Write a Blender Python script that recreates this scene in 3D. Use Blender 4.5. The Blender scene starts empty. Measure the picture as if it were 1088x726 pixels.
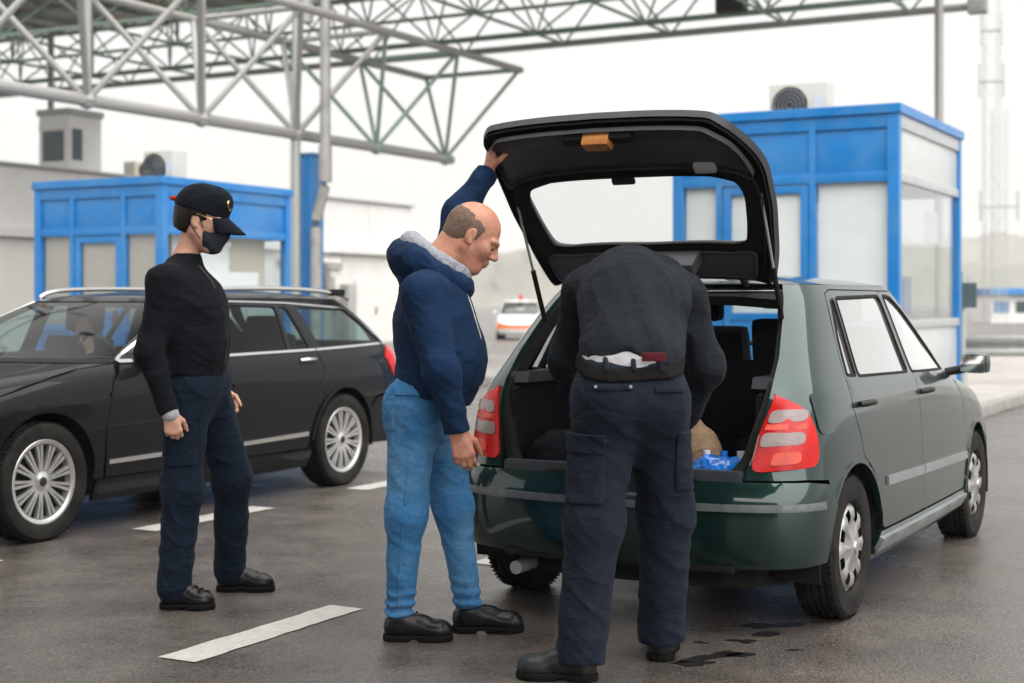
import bpy, bmesh, math, random
import numpy as np
from mathutils import Vector, Matrix
from mathutils.geometry import delaunay_2d_cdt

random.seed(7); rng = np.random.default_rng(7)
scene = bpy.context.scene
col = scene.collection
PI = math.pi

# ------------------------------------------------------------------ camera
# World axes: +Y runs along the lanes, +X across them, metres.
YAW = math.radians(28.4)
cam_d = bpy.data.cameras.new('camera'); cam = bpy.data.objects.new('camera', cam_d)
col.objects.link(cam); scene.camera = cam
cam.location = (0, 0, 1.293)
cam.rotation_euler = (math.radians(90), 0, YAW)
cam_d.sensor_width = 36.0; cam_d.lens = 36.0 * 1604 / 1088
cam_d.shift_y = -40.5 / 1088
cam_d.clip_start = 0.1; cam_d.clip_end = 6000
cam_d.dof.use_dof = True; cam_d.dof.focus_distance = 5.9; cam_d.dof.aperture_fstop = 2.6

# ------------------------------------------------------------------ sky and sun (bright overcast)
world = bpy.data.worlds.new('World'); scene.world = world; world.use_nodes = True
wn = world.node_tree; wn.nodes.clear()
SUN_EL, SUN_ROT = math.radians(52), math.radians(250)
sky = wn.nodes.new('ShaderNodeTexSky'); sky.sky_type = 'NISHITA'; sky.sun_disc = False
sky.sun_elevation = SUN_EL; sky.sun_rotation = SUN_ROT; sky.dust_density = 4; sky.ozone_density = 1
hs = wn.nodes.new('ShaderNodeHueSaturation'); hs.inputs['Saturation'].default_value = 0.10
mixw = wn.nodes.new('ShaderNodeMix'); mixw.data_type = 'RGBA'
mixw.inputs['Factor'].default_value = 0.93
mixw.inputs['B'].default_value = (2.00, 1.98, 1.94, 1)          # even cloud layer
bg = wn.nodes.new('ShaderNodeBackground'); bg.inputs['Strength'].default_value = 0.10
wo = wn.nodes.new('ShaderNodeOutputWorld')
wn.links.new(sky.outputs[0], hs.inputs['Color']); wn.links.new(hs.outputs[0], mixw.inputs['A'])
wn.links.new(mixw.outputs['Result'], bg.inputs['Color']); wn.links.new(bg.outputs[0], wo.inputs[0])

sun_d = bpy.data.lights.new('sun', 'SUN'); sun = bpy.data.objects.new('sun', sun_d); col.objects.link(sun)
sun_d.energy = 1.5; sun_d.angle = math.radians(110); sun_d.color = (1.0, 0.965, 0.92)
# direction to the sun: from the open right-hand side, high
SD = Vector((0.42, -0.30, 0.85)).normalized()
sun.rotation_euler = SD.to_track_quat('Z', 'Y').to_euler()
sky.sun_elevation = math.asin(SD.z); sky.sun_rotation = math.atan2(SD.x, SD.y)

vs = scene.view_settings
vs.view_transform = 'Standard'; vs.look = 'None'; vs.exposure = 2.25; vs.gamma = 1.0; vs.use_curve_mapping = False

# ------------------------------------------------------------------ tags
def tag(o, label=None, cat=None, group=None, kind=None):
    if label: o['label'] = label
    if cat: o['category'] = cat
    if group: o['group'] = group
    if kind: o['kind'] = kind
    return o

def empty(name, loc=(0, 0, 0), rz=0.0, label=None, cat=None, group=None, parent=None):
    o = bpy.data.objects.new(name, None); col.objects.link(o)
    o.location = loc; o.rotation_euler = (0, 0, rz); o.empty_display_size = 0.1
    if parent: o.parent = parent
    return tag(o, label, cat, group)

def mesh_data(name, verts, faces, mat, smooth=False, angle=None):
    me = bpy.data.meshes.new(name)
    me.from_pydata([tuple(map(float, v)) for v in verts], [], [tuple(map(int, f)) for f in faces])
    me.update()
    if mat: me.materials.append(mat)
    if smooth:
        me.polygons.foreach_set('use_smooth', [True] * len(me.polygons))
        if angle is not None: me.set_sharp_from_angle(angle=math.radians(angle))
    return me

def link(name, me, parent=None, loc=None, rot=None, scale=None):
    o = bpy.data.objects.new(name, me); col.objects.link(o)
    if parent: o.parent = parent
    if loc is not None: o.location = loc
    if rot is not None: o.rotation_euler = rot
    if scale is not None: o.scale = scale
    return o

def fast_mesh(name, V, F, mat, smooth=True):
    """V (n,3) float array, F (m,4) or (m,3) int array"""
    me = bpy.data.meshes.new(name); n, m, k = len(V), len(F), F.shape[1]
    me.vertices.add(n); me.vertices.foreach_set('co', np.ascontiguousarray(V, np.float32).ravel())
    me.loops.add(m * k); me.loops.foreach_set('vertex_index', np.ascontiguousarray(F, np.int32).ravel())
    me.polygons.add(m)
    me.polygons.foreach_set('loop_start', np.arange(0, m * k, k, dtype=np.int32))
    me.polygons.foreach_set('loop_total', np.full(m, k, np.int32))
    me.polygons.foreach_set('use_smooth', np.full(m, smooth))
    me.update(calc_edges=True); me.validate()
    if mat: me.materials.append(mat)
    return me

# ------------------------------------------------------------------ materials
def nd(nt, t, **kw):
    n = nt.nodes.new(t)
    for k, v in kw.items(): setattr(n, k, v)
    return n

MATS = {}
def mat(name, color, rough=0.5, metal=0.0, var=0.08, vscale=8.0, bump=0.0, bscale=60.0, coat=0.0, coat_rough=0.03,
        spec=0.5, dirt=None, dirt_amt=0.0, dirt_scale=3.0, rvar=0.0, stretch=(1, 1, 1), sheen=0.0, sub=0.0, alpha=None, ior=None, detail=4.0, crease=0.0, cscale=16.0):
    m = bpy.data.materials.new(name); m.use_nodes = True; nt = m.node_tree
    b = nt.nodes['Principled BSDF']
    L = nt.links.new
    tc = nd(nt, 'ShaderNodeTexCoord'); mp = nd(nt, 'ShaderNodeMapping'); mp.inputs['Scale'].default_value = stretch
    L(tc.outputs['Object'], mp.inputs['Vector'])
    n1 = nd(nt, 'ShaderNodeTexNoise'); n1.inputs['Scale'].default_value = vscale; n1.inputs['Detail'].default_value = detail
    n1.inputs['Roughness'].default_value = 0.6
    L(mp.outputs[0], n1.inputs['Vector'])
    cr = nd(nt, 'ShaderNodeValToRGB')
    c = np.array(color[:3])
    cr.color_ramp.elements[0].position = 0.3; cr.color_ramp.elements[1].position = 0.7
    cr.color_ramp.elements[0].color = tuple(np.clip(c * (1 - var), 0, 1)) + (1,)
    cr.color_ramp.elements[1].color = tuple(np.clip(c * (1 + var), 0, 1)) + (1,)
    L(n1.outputs['Fac'], cr.inputs['Fac'])
    out = cr.outputs['Color']
    if dirt is not None:
        n3 = nd(nt, 'ShaderNodeTexNoise'); n3.inputs['Scale'].default_value = dirt_scale; n3.inputs['Detail'].default_value = 7
        n3.inputs['Roughness'].default_value = 0.7
        L(tc.outputs['Object'], n3.inputs['Vector'])
        r3 = nd(nt, 'ShaderNodeMapRange'); r3.inputs['From Min'].default_value = 0.42; r3.inputs['From Max'].default_value = 0.72
        r3.inputs['To Max'].default_value = dirt_amt
        L(n3.outputs['Fac'], r3.inputs['Value'])
        mx = nd(nt, 'ShaderNodeMix', data_type='RGBA'); mx.inputs['B'].default_value = tuple(dirt) + (1,)
        L(r3.outputs[0], mx.inputs['Factor']); L(out, mx.inputs['A']); out = mx.outputs['Result']
    L(out, b.inputs['Base Color'])
    b.inputs['Metallic'].default_value = metal; b.inputs['Roughness'].default_value = rough
    b.inputs['Specular IOR Level'].default_value = spec
    if ior: b.inputs['IOR'].default_value = ior
    if rvar:
        r2 = nd(nt, 'ShaderNodeMapRange'); r2.inputs['To Min'].default_value = max(rough - rvar, 0.02); r2.inputs['To Max'].default_value = min(rough + rvar, 1)
        n4 = nd(nt, 'ShaderNodeTexNoise'); n4.inputs['Scale'].default_value = vscale * 0.7; n4.inputs['Detail'].default_value = 5
        L(mp.outputs[0], n4.inputs['Vector'])
        L(n4.outputs['Fac'], r2.inputs['Value']); L(r2.outputs[0], b.inputs['Roughness'])
    if coat: b.inputs['Coat Weight'].default_value = coat; b.inputs['Coat Roughness'].default_value = coat_rough
    if sheen: b.inputs['Sheen Weight'].default_value = sheen; b.inputs['Sheen Roughness'].default_value = 0.4
    if sub:
        b.inputs['Subsurface Weight'].default_value = sub; b.inputs['Subsurface Radius'].default_value = (0.010, 0.004, 0.002)
        b.inputs['Subsurface Scale'].default_value = 1.0
    if bump:
        n2 = nd(nt, 'ShaderNodeTexNoise'); n2.inputs['Scale'].default_value = bscale; n2.inputs['Detail'].default_value = 5
        L(mp.outputs[0], n2.inputs['Vector'])
        bp = nd(nt, 'ShaderNodeBump'); bp.inputs['Strength'].default_value = bump; bp.inputs['Distance'].default_value = 0.01
        L(n2.outputs['Fac'], bp.inputs['Height']); L(bp.outputs[0], b.inputs['Normal'])
        if crease:
            n5 = nd(nt, 'ShaderNodeTexNoise'); n5.inputs['Scale'].default_value = cscale; n5.inputs['Detail'].default_value = 3; n5.inputs['Distortion'].default_value = 1.2
            m5 = nd(nt, 'ShaderNodeMapping'); m5.inputs['Scale'].default_value = (1, 1, 2.0); L(tc.outputs['Object'], m5.inputs['Vector']); L(m5.outputs[0], n5.inputs['Vector'])
            b5 = nd(nt, 'ShaderNodeBump'); b5.inputs['Strength'].default_value = crease; b5.inputs['Distance'].default_value = 0.03
            L(n5.outputs['Fac'], b5.inputs['Height']); L(b5.outputs[0], bp.inputs['Normal'])
    MATS[name] = m
    return m

def glass(name, tint=(0.75, 0.8, 0.8), rough=0.0, ior=1.5, dust=0.0, boost=1.0):
    """thin pane: fresnel mix of a mirror reflection and tinted see-through, with a film of dust"""
    m = bpy.data.materials.new(name); m.use_nodes = True; nt = m.node_tree; nt.nodes.clear(); L = nt.links.new
    o = nd(nt, 'ShaderNodeOutputMaterial'); t = nd(nt, 'ShaderNodeBsdfTransparent'); t.inputs[0].default_value = tint + (1,)
    g = nd(nt, 'ShaderNodeBsdfGlossy'); g.inputs['Roughness'].default_value = rough; g.inputs['Color'].default_value = (1, 1, 1, 1)
    f0 = ((ior - 1) / (ior + 1)) ** 2 * 1.9                      # two faces of the pane
    ge = nd(nt, 'ShaderNodeNewGeometry'); dt = nd(nt, 'ShaderNodeVectorMath', operation='DOT_PRODUCT'); L(ge.outputs['Normal'], dt.inputs[0]); L(ge.outputs['Incoming'], dt.inputs[1])
    ab = nd(nt, 'ShaderNodeMath', operation='ABSOLUTE'); L(dt.outputs['Value'], ab.inputs[0])
    om = nd(nt, 'ShaderNodeMath', operation='SUBTRACT'); om.inputs[0].default_value = 1.0; L(ab.outputs[0], om.inputs[1])
    pw = nd(nt, 'ShaderNodeMath', operation='POWER'); pw.inputs[1].default_value = 4.2; L(om.outputs[0], pw.inputs[0])
    f = nd(nt, 'ShaderNodeMath', operation='MULTIPLY_ADD'); f.inputs[1].default_value = 1 - f0; f.inputs[2].default_value = f0; L(pw.outputs[0], f.inputs[0])
    tc = nd(nt, 'ShaderNodeTexCoord'); n = nd(nt, 'ShaderNodeTexNoise'); n.inputs['Scale'].default_value = 2.2; n.inputs['Detail'].default_value = 6
    L(tc.outputs['Object'], n.inputs['Vector'])
    bp = nd(nt, 'ShaderNodeBump'); bp.inputs['Strength'].default_value = 0.03; bp.inputs['Distance'].default_value = 0.05
    n0 = nd(nt, 'ShaderNodeTexNoise'); n0.inputs['Scale'].default_value = 1.1; n0.inputs['Detail'].default_value = 0
    L(tc.outputs['Object'], n0.inputs['Vector']); L(n0.outputs['Fac'], bp.inputs['Height']); L(bp.outputs[0], g.inputs['Normal'])
    mx = nd(nt, 'ShaderNodeMixShader')
    ml = nd(nt, 'ShaderNodeMath', operation='MULTIPLY'); ml.inputs[1].default_value = boost; ml.use_clamp = True
    L(f.outputs[0], ml.inputs[0]); L(ml.outputs[0], mx.inputs[0]); L(t.outputs[0], mx.inputs[1]); L(g.outputs[0], mx.inputs[2])
    if dust:
        d = nd(nt, 'ShaderNodeBsdfDiffuse'); d.inputs[0].default_value = (0.45, 0.44, 0.42, 1)
        m2 = nd(nt, 'ShaderNodeMixShader'); r = nd(nt, 'ShaderNodeMapRange')
        r.inputs['From Min'].default_value = 0.3; r.inputs['From Max'].default_value = 0.75; r.inputs['To Max'].default_value = dust
        r.inputs['To Min'].default_value = dust * 0.35
        L(n.outputs['Fac'], r.inputs['Value']); L(r.outputs[0], m2.inputs[0]); L(mx.outputs[0], m2.inputs[1]); L(d.outputs[0], m2.inputs[2])
        L(m2.outputs[0], o.inputs[0])
    else: L(mx.outputs[0], o.inputs[0])
    MATS[name] = m
    return m

# ------------------------------------------------------------------ small mesh kit
class MB:
    def __init__(s): s.v = []; s.f = []
    def add(s, V, F):
        b = len(s.v); s.v += [tuple(v) for v in V]; s.f += [tuple(b + i for i in f) for f in F]; return s
    def box(s, c, d, bev=0.0, rz=0.0, rx=0.0, ry=0.0):
        """centre c, full size d, chamfered edges"""
        bm = bmesh.new(); bmesh.ops.create_cube(bm, size=1.0)
        bmesh.ops.scale(bm, vec=d, verts=bm.verts)
        if bev: bmesh.ops.bevel(bm, geom=list(bm.edges), offset=min(bev, 0.45 * min(d)), segments=2, profile=0.7, affect='EDGES')
        M = Matrix.Translation(c) @ Matrix.Rotation(rz, 4, 'Z') @ Matrix.Rotation(ry, 4, 'Y') @ Matrix.Rotation(rx, 4, 'X')
        bm.verts.index_update(); V = [M @ v.co for v in bm.verts]; F = [[v.index for v in f.verts] for f in bm.faces]; bm.free()
        return s.add(V, F)
    def tube(s, a, b, r, r2=None, n=10, cap=True):
        a = Vector(a); b = Vector(b); r2 = r if r2 is None else r2
        q = (b - a).to_track_quat('Z', 'Y'); V = []; F = []
        for p, rr in ((a, r), (b, r2)):
            for i in range(n):
                t = 2 * PI * i / n; V.append(p + q @ Vector((rr * math.cos(t), rr * math.sin(t), 0)))
        for i in range(n): F.append((i, (i + 1) % n, n + (i + 1) % n, n + i))
        if cap: F += [tuple(range(n - 1, -1, -1)), tuple(range(n, 2 * n))]
        return s.add(V, F)
    def path(s, pts, r, n=8, closed=False, radii=None):
        P = [Vector(p) for p in pts]; m = len(P); V = []; F = []
        up = Vector((0, 0, 1))
        for i, p in enumerate(P):
            a = P[(i - 1) % m] if (closed or i > 0) else p; b = P[(i + 1) % m] if (closed or i < m - 1) else p
            t = (b - a).normalized()
            u = up.cross(t)
            if u.length < 0.05: u = Vector((1, 0, 0)).cross(t)
            u.normalize(); w = t.cross(u); rr = radii[i] if radii else r
            for k in range(n):
                an = 2 * PI * k / n; V.append(p + u * rr * math.cos(an) + w * rr * math.sin(an))
        for i in range(m if closed else m - 1):
            j = (i + 1) % m
            for k in range(n): F.append((i * n + k, i * n + (k + 1) % n, j * n + (k + 1) % n, j * n + k))
        if not closed: F += [tuple(range(n - 1, -1, -1)), tuple(range((m - 1) * n, m * n))]
        return s.add(V, F)
    def lathe(s, prof, n=48, axis='x', c=(0, 0, 0), closed=False):
        """prof: (radius, height) pairs around axis"""
        V = []; F = []; m = len(prof)
        for i in range(n):
            t = 2 * PI * i / n
            for r, h in prof:
                q = (h, r * math.cos(t), r * math.sin(t)) if axis == 'x' else (r * math.cos(t), r * math.sin(t), h) if axis == 'z' else (r * math.sin(t), h, r * math.cos(t))
                V.append((q[0] + c[0], q[1] + c[1], q[2] + c[2]))
        mm = m if closed else m - 1
        for i in range(n):
            j = (i + 1) % n
            for k in range(mm): F.append((i * m + k, i * m + (k + 1) % m, j * m + (k + 1) % m, j * m + k))
        return s.add(V, F)
    def prism(s, poly, lo, hi, axis='z'):
        """2-D polygon extruded along axis ('x': poly is (y,z); 'y': (x,z); 'z': (x,y))"""
        n = len(poly); V = []
        for h in (lo, hi):
            for a, b in poly: V.append((h, a, b) if axis == 'x' else (a, h, b) if axis == 'y' else (a, b, h))
        F = [(i, (i + 1) % n, n + (i + 1) % n, n + i) for i in range(n)] + [tuple(range(n - 1, -1, -1)), tuple(range(n, 2 * n))]
        return s.add(V, F)
    def build(s, name, m, parent=None, smooth=False, angle=35, loc=None, rot=None):
        me = mesh_data(name, s.v, s.f, m, False)
        bm = bmesh.new(); bm.from_mesh(me); bmesh.ops.recalc_face_normals(bm, faces=bm.faces); bm.to_mesh(me); bm.free()
        if smooth:
            me.polygons.foreach_set('use_smooth', [True] * len(me.polygons))
            me.set_sharp_from_angle(angle=math.radians(angle))
        return link(name, me, parent, loc, rot)

def pchip(xs, ys):
    xs = np.array(xs, float); ys = np.array(ys, float); h = np.diff(xs); d = np.diff(ys) / h; m = np.zeros_like(ys)
    for i in range(1, len(xs) - 1):
        if d[i - 1] * d[i] > 0:
            w1 = 2 * h[i] + h[i - 1]; w2 = h[i] + 2 * h[i - 1]; m[i] = (w1 + w2) / (w1 / d[i - 1] + w2 / d[i])
    m[0], m[-1] = d[0], d[-1]
    def f(x):
        x = np.clip(np.asarray(x, float), xs[0], xs[-1]); i = np.clip(np.searchsorted(xs, x, side='right') - 1, 0, len(h) - 1)
        t = (x - xs[i]) / h[i]; t2 = t * t; t3 = t2 * t
        return (2 * t3 - 3 * t2 + 1) * ys[i] + (t3 - 2 * t2 + t) * h[i] * m[i] + (-2 * t3 + 3 * t2) * ys[i + 1] + (t3 - t2) * h[i] * m[i + 1]
    return f

def catmull(P, n=12):
    P = np.array(P, float); Q = np.vstack([2 * P[0] - P[1], P, 2 * P[-1] - P[-2]]); out = []
    for i in range(1, len(Q) - 2):
        for t in np.linspace(0, 1, n, endpoint=False):
            out.append(0.5 * (2 * Q[i] + (Q[i + 1] - Q[i - 1]) * t + (2 * Q[i - 1] - 5 * Q[i] + 4 * Q[i + 1] - Q[i + 2]) * t * t + (3 * Q[i] - Q[i - 1] - 3 * Q[i + 1] + Q[i + 2]) * t ** 3))
    out.append(P[-1]); return np.array(out)
# ================================================================== materials of the place
def asphalt_material():
    m = bpy.data.materials.new('asphalt'); m.use_nodes = True; nt = m.node_tree; b = nt.nodes['Principled BSDF']; L = nt.links.new
    tc = nd(nt, 'ShaderNodeTexCoord')
    def noise(sc, det=4, rough=0.6, dist=0.0):
        n = nd(nt, 'ShaderNodeTexNoise'); n.inputs['Scale'].default_value = sc; n.inputs['Detail'].default_value = det
        n.inputs['Roughness'].default_value = rough; n.inputs['Distortion'].default_value = dist; L(tc.outputs['Object'], n.inputs['Vector']); return n
    big = noise(0.35, 5, 0.6, 0.6); mid = noise(2.2, 6, 0.65); fine = noise(95, 3, 0.7)
    vo = nd(nt, 'ShaderNodeTexVoronoi'); vo.inputs['Scale'].default_value = 120; L(tc.outputs['Object'], vo.inputs['Vector'])
    def ramp(src, a, b_, pa=0.3, pb=0.7):
        r = nd(nt, 'ShaderNodeValToRGB'); r.color_ramp.elements[0].position = pa; r.color_ramp.elements[1].position = pb
        r.color_ramp.elements[0].color = a + (1,); r.color_ramp.elements[1].color = b_ + (1,); L(src, r.inputs['Fac']); return r.outputs[0]
    c = ramp(big.outputs['Fac'], (0.068, 0.060, 0.056), (0.094, 0.083, 0.077))
    def mul(a, b_, f=1.0):
        x = nd(nt, 'ShaderNodeMix', data_type='RGBA', blend_type='MULTIPLY'); x.inputs['Factor'].default_value = f; L(a, x.inputs['A']); L(b_, x.inputs['B']); return x.outputs['Result']
    c = mul(c, ramp(mid.outputs['Fac'], (0.72, 0.71, 0.70), (1.22, 1.22, 1.22)))
    c = mul(c, ramp(fine.outputs['Fac'], (0.45, 0.45, 0.45), (1.6, 1.58, 1.55), 0.32, 0.68))
    c = mul(c, ramp(vo.outputs['Color'], (0.62, 0.62, 0.62), (1.5, 1.48, 1.44), 0.1, 0.95))
    L(c, b.inputs['Base Color'])
    rr = nd(nt, 'ShaderNodeMapRange'); rr.inputs['From Min'].default_value = 0.35; rr.inputs['From Max'].default_value = 0.65
    rr.inputs['To Min'].default_value = 0.22; rr.inputs['To Max'].default_value = 0.44; L(mid.outputs['Fac'], rr.inputs['Value']); L(rr.outputs[0], b.inputs['Roughness'])
    b.inputs['Specular IOR Level'].default_value = 0.5
    ad = nd(nt, 'ShaderNodeMath', operation='ADD'); L(fine.outputs['Fac'], ad.inputs[0]); L(vo.outputs['Distance'], ad.inputs[1])
    bp = nd(nt, 'ShaderNodeBump'); bp.inputs['Strength'].default_value = 0.42; bp.inputs['Distance'].default_value = 0.004
    L(ad.outputs[0], bp.inputs['Height']); L(bp.outputs[0], b.inputs['Normal'])
    return m

def paint_marking_material():
    m = mat('road_paint', (0.44, 0.43, 0.405), 0.6, var=0.10, vscale=14, bump=0.5, bscale=160)
    nt = m.node_tree; b = nt.nodes['Principled BSDF']; L = nt.links.new
    src = b.inputs['Base Color'].links[0].from_socket
    tc = nd(nt, 'ShaderNodeTexCoord'); n = nd(nt, 'ShaderNodeTexNoise'); n.inputs['Scale'].default_value = 55; n.inputs['Detail'].default_value = 5
    n.inputs['Roughness'].default_value = 0.75; L(tc.outputs['Object'], n.inputs['Vector'])
    r = nd(nt, 'ShaderNodeMapRange'); r.inputs['From Min'].default_value = 0.60; r.inputs['From Max'].default_value = 0.70; L(n.outputs['Fac'], r.inputs['Value'])
    mx = nd(nt, 'ShaderNodeMix', data_type='RGBA'); mx.inputs['B'].default_value = (0.10, 0.095, 0.09, 1)
    L(r.outputs[0], mx.inputs['Factor']); L(src, mx.inputs['A']); L(mx.outputs['Result'], b.inputs['Base Color'])
    return m

M_ASPH = asphalt_material(); M_PAINT = paint_marking_material()
M_STAIN = mat('oil_stain', (0.012, 0.011, 0.010), 0.32, var=0.3, vscale=30, bump=0.3, bscale=120)
M_CONC = mat('pavement_concrete', (0.36, 0.345, 0.325), 0.85, var=0.12, vscale=5, bump=0.25, bscale=80, dirt=(0.17, 0.16, 0.15), dirt_amt=0.5)
M_KERB = mat('kerb_stone', (0.30, 0.29, 0.275), 0.85, var=0.15, vscale=9, bump=0.3, bscale=70, dirt=(0.10, 0.095, 0.09), dirt_amt=0.6)
M_BLUE = mat('blue_enamel', (0.004, 0.160, 0.46), 0.30, var=0.06, vscale=3, spec=0.5, rvar=0.08, dirt=(0.10, 0.25, 0.46), dirt_amt=0.55, dirt_scale=1.3, bump=0.02, bscale=3)  # pale blotches: weather streaks plus pale reflections put into the colour
M_BLUEF = mat('blue_frame_faded', (0.015, 0.13, 0.34), 0.35, var=0.08, vscale=5, dirt=(0.22, 0.30, 0.42), dirt_amt=0.4, dirt_scale=4)
M_GREYP = mat('pale_grey_panel', (0.50, 0.52, 0.53), 0.25, var=0.05, vscale=2, dirt=(0.35, 0.36, 0.36), dirt_amt=0.4, dirt_scale=1.2)
M_ALU = mat('aluminium_frame', (0.55, 0.57, 0.58), 0.4, metal=0.6, var=0.06, vscale=6)
M_WHITEW = mat('white_render', (0.68, 0.67, 0.65), 0.85, var=0.04, vscale=0.8, dirt=(0.45, 0.44, 0.42), dirt_amt=0.35, dirt_scale=0.5, stretch=(1, 1, 0.4))
M_CLAD = mat('white_cladding', (0.66, 0.66, 0.65), 0.6, var=0.04, vscale=1.0, dirt=(0.45, 0.45, 0.44), dirt_amt=0.35, dirt_scale=0.8)
M_GREY = mat('grey_paint', (0.34, 0.34, 0.33), 0.6, var=0.08, vscale=5)
M_STEEL = mat('painted_steel', (0.34, 0.34, 0.325), 0.5, metal=0.2, var=0.14, vscale=3, dirt=(0.085, 0.08, 0.07), dirt_amt=0.5, dirt_scale=2.5)
M_STEELG = mat('greenish_steel', (0.20, 0.285, 0.235), 0.5, var=0.14, vscale=3)
M_GALV = mat('galvanised_steel', (0.38, 0.40, 0.39), 0.42, metal=0.5, var=0.10, vscale=6, rvar=0.1)
M_DECK = mat('roof_deck_steel', (0.36, 0.335, 0.30), 0.7, var=0.15, vscale=0.7, dirt=(0.12, 0.09, 0.06), dirt_amt=0.6, dirt_scale=0.8)
M_ACW = mat('cream_ac_casing', (0.50, 0.475, 0.42), 0.5, var=0.06, vscale=8, dirt=(0.3, 0.27, 0.22), dirt_amt=0.4, dirt_scale=4)
M_BLACKP = mat('black_plastic', (0.018, 0.018, 0.019), 0.55, var=0.15, vscale=20, bump=0.1, bscale=200)
M_DKWIN = mat('dark_window', (0.030, 0.055, 0.065), 0.08, var=0.2, vscale=2)
M_BLIND = mat('roller_blind', (0.40, 0.365, 0.32), 0.7, var=0.05, vscale=3, stretch=(1, 1, 12))
M_WPAPER = mat('white_paper', (0.82, 0.82, 0.81), 0.7, var=0.04, vscale=3)
M_BEIGE = mat('beige_wall', (0.50, 0.44, 0.34), 0.8, var=0.06, vscale=2)
M_INTW = mat('booth_inside_white', (0.66, 0.66, 0.65), 0.7, var=0.05, vscale=2)
M_LETTER = mat('blue_letters', (0.10, 0.13, 0.25), 0.6, var=0.1, vscale=8)
M_HILL = mat('wooded_hill', (0.17, 0.165, 0.135), 0.95, var=0.25, vscale=0.02, detail=8, dirt=(0.09, 0.095, 0.07), dirt_amt=0.6, dirt_scale=0.012)  # base lightened so the colour carries part of the haze
G_BOOTH = glass('booth_glass', (0.95, 0.97, 0.975), ior=1.35, dust=0.03)

# ================================================================== ground and markings
bm = bmesh.new()
S_ = 2500
vv = [bm.verts.new(p) for p in ((-S_, -S_, 0), (S_, -S_, 0), (S_, S_, 0), (-S_, S_, 0))]; bm.faces.new(vv)
me = bpy.data.meshes.new('ground'); bm.to_mesh(me); bm.free(); me.materials.append(M_ASPH)
ground = tag(link('ground', me), kind='structure')

def marking(x0, x1, y0, y1, label):
    n = 14; r = random.Random(int(y0 * 100)); V = []; F = []
    for i in range(n + 1):
        y = y0 + (y1 - y0) * i / n; V += [(x0 + r.uniform(-.006, .006), y, 0.004), (x1 + r.uniform(-.006, .006), y, 0.004)]
    for i in range(n): F.append((2 * i, 2 * i + 1, 2 * i + 3, 2 * i + 2))
    o = link('lane_marking', mesh_data('lane_marking', V, F, M_PAINT)); tag(o, kind='structure')
for y0 in (4.23, 6.50, 8.75): marking(-3.755, -3.585, y0, y0 + 1.08, '')
for y0 in (4.35, 6.56, 8.70, 10.9, 13.1): marking(-6.02, -5.84, y0, y0 + 1.10, '')

def stain(cx, cy, rx, ry, rz, seed):
    r = np.random.default_rng(seed); n = 40; t = np.linspace(0, 2 * PI, n, endpoint=False); rad = np.ones(n)
    for k in range(2, 9): rad += r.normal(0, 0.42 / k) * np.sin(k * t + r.uniform(0, 6.3))
    rad = np.clip(rad, 0.25, 2)
    V = [(0, 0, 0.003)] + [(rx * a * math.cos(b), ry * a * math.sin(b), 0.003) for a, b in zip(rad, t)]
    F = [(0, 1 + i, 1 + (i + 1) % n) for i in range(n)]
    o = link('oil_stain', mesh_data('oil_stain', V, F, M_STAIN), loc=(cx, cy, 0), rot=(0, 0, rz)); tag(o, kind='structure')
def cam_ground(l, d): # lateral / depth in front of the camera -> world
    c, s = math.cos(YAW), math.sin(YAW); return (l * c - d * s, l * s + d * c)
for i, (x, y, rx, ry, a) in enumerate([(-1.985, 5.20, .10, .050, .9), (-2.00, 5.07, .06, .035, .4), (-1.90, 5.28, .05, .035, .7), (-1.97, 5.50, .045, .03, .2),
        (-1.93, 5.66, .06, .04, .8), (-1.96, 5.82, .12, .04, .7), (-2.10, 5.40, .03, .012, .1), (-2.18, 5.36, .022, .012, .5), (-2.06, 5.05, .02, .012, 1.),
        (-1.75, 5.45, .03, .01, .3), (-2.25, 5.22, .02, .01, .3), (-2.12, 5.62, .02, .01, .9)]):
    stain(x, y, rx, ry, a + YAW * 0.3, i + 3)

def island(name, x0, x1, y0, y1, h=0.13):
    t = empty(name, ((x0 + x1) / 2, y0, 0)); tag(t, kind='structure')
    ox, oy = (x0 + x1) / 2, y0; k = 0.16
    MB().box(((x0 + x1) / 2 - ox, (y1 - y0) / 2, h / 2 - 0.004), (x1 - x0 - 2 * k - .01, y1 - y0 - 2 * k - .01, h - 0.006)).build('pavement_slab', M_CONC, t)
    me1 = None
    def stone(c, rz):
        nonlocal me1
        if me1 is None:
            o = MB().box((0, 0, 0), (k, 0.985, h), 0.018).build('kerb_stone', M_KERB, t, True); me1 = o.data; o.location = c; o.rotation_euler = (0, 0, rz)
        else: link('kerb_stone', me1, t, c, (0, 0, rz))
    n = int(y1 - y0)
    for i in range(n):
        for x in (x0 + k / 2, x1 - k / 2): stone((x - ox, i + 0.5, h / 2 + random.uniform(-.004, .004)), random.uniform(-.006, .006))
    w = x1 - x0 - 2 * k; m = max(1, int(w))
    for i in range(m):
        for y in (k / 2, n - k / 2): stone((x0 + k + w * (i + .5) / m - ox, y, h / 2), PI / 2)
    return t
island('traffic_island', -6.6, -3.42, 13.4, 42.4)
island('traffic_island', -17.4, -11.7, 11.5, 30.5)

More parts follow.
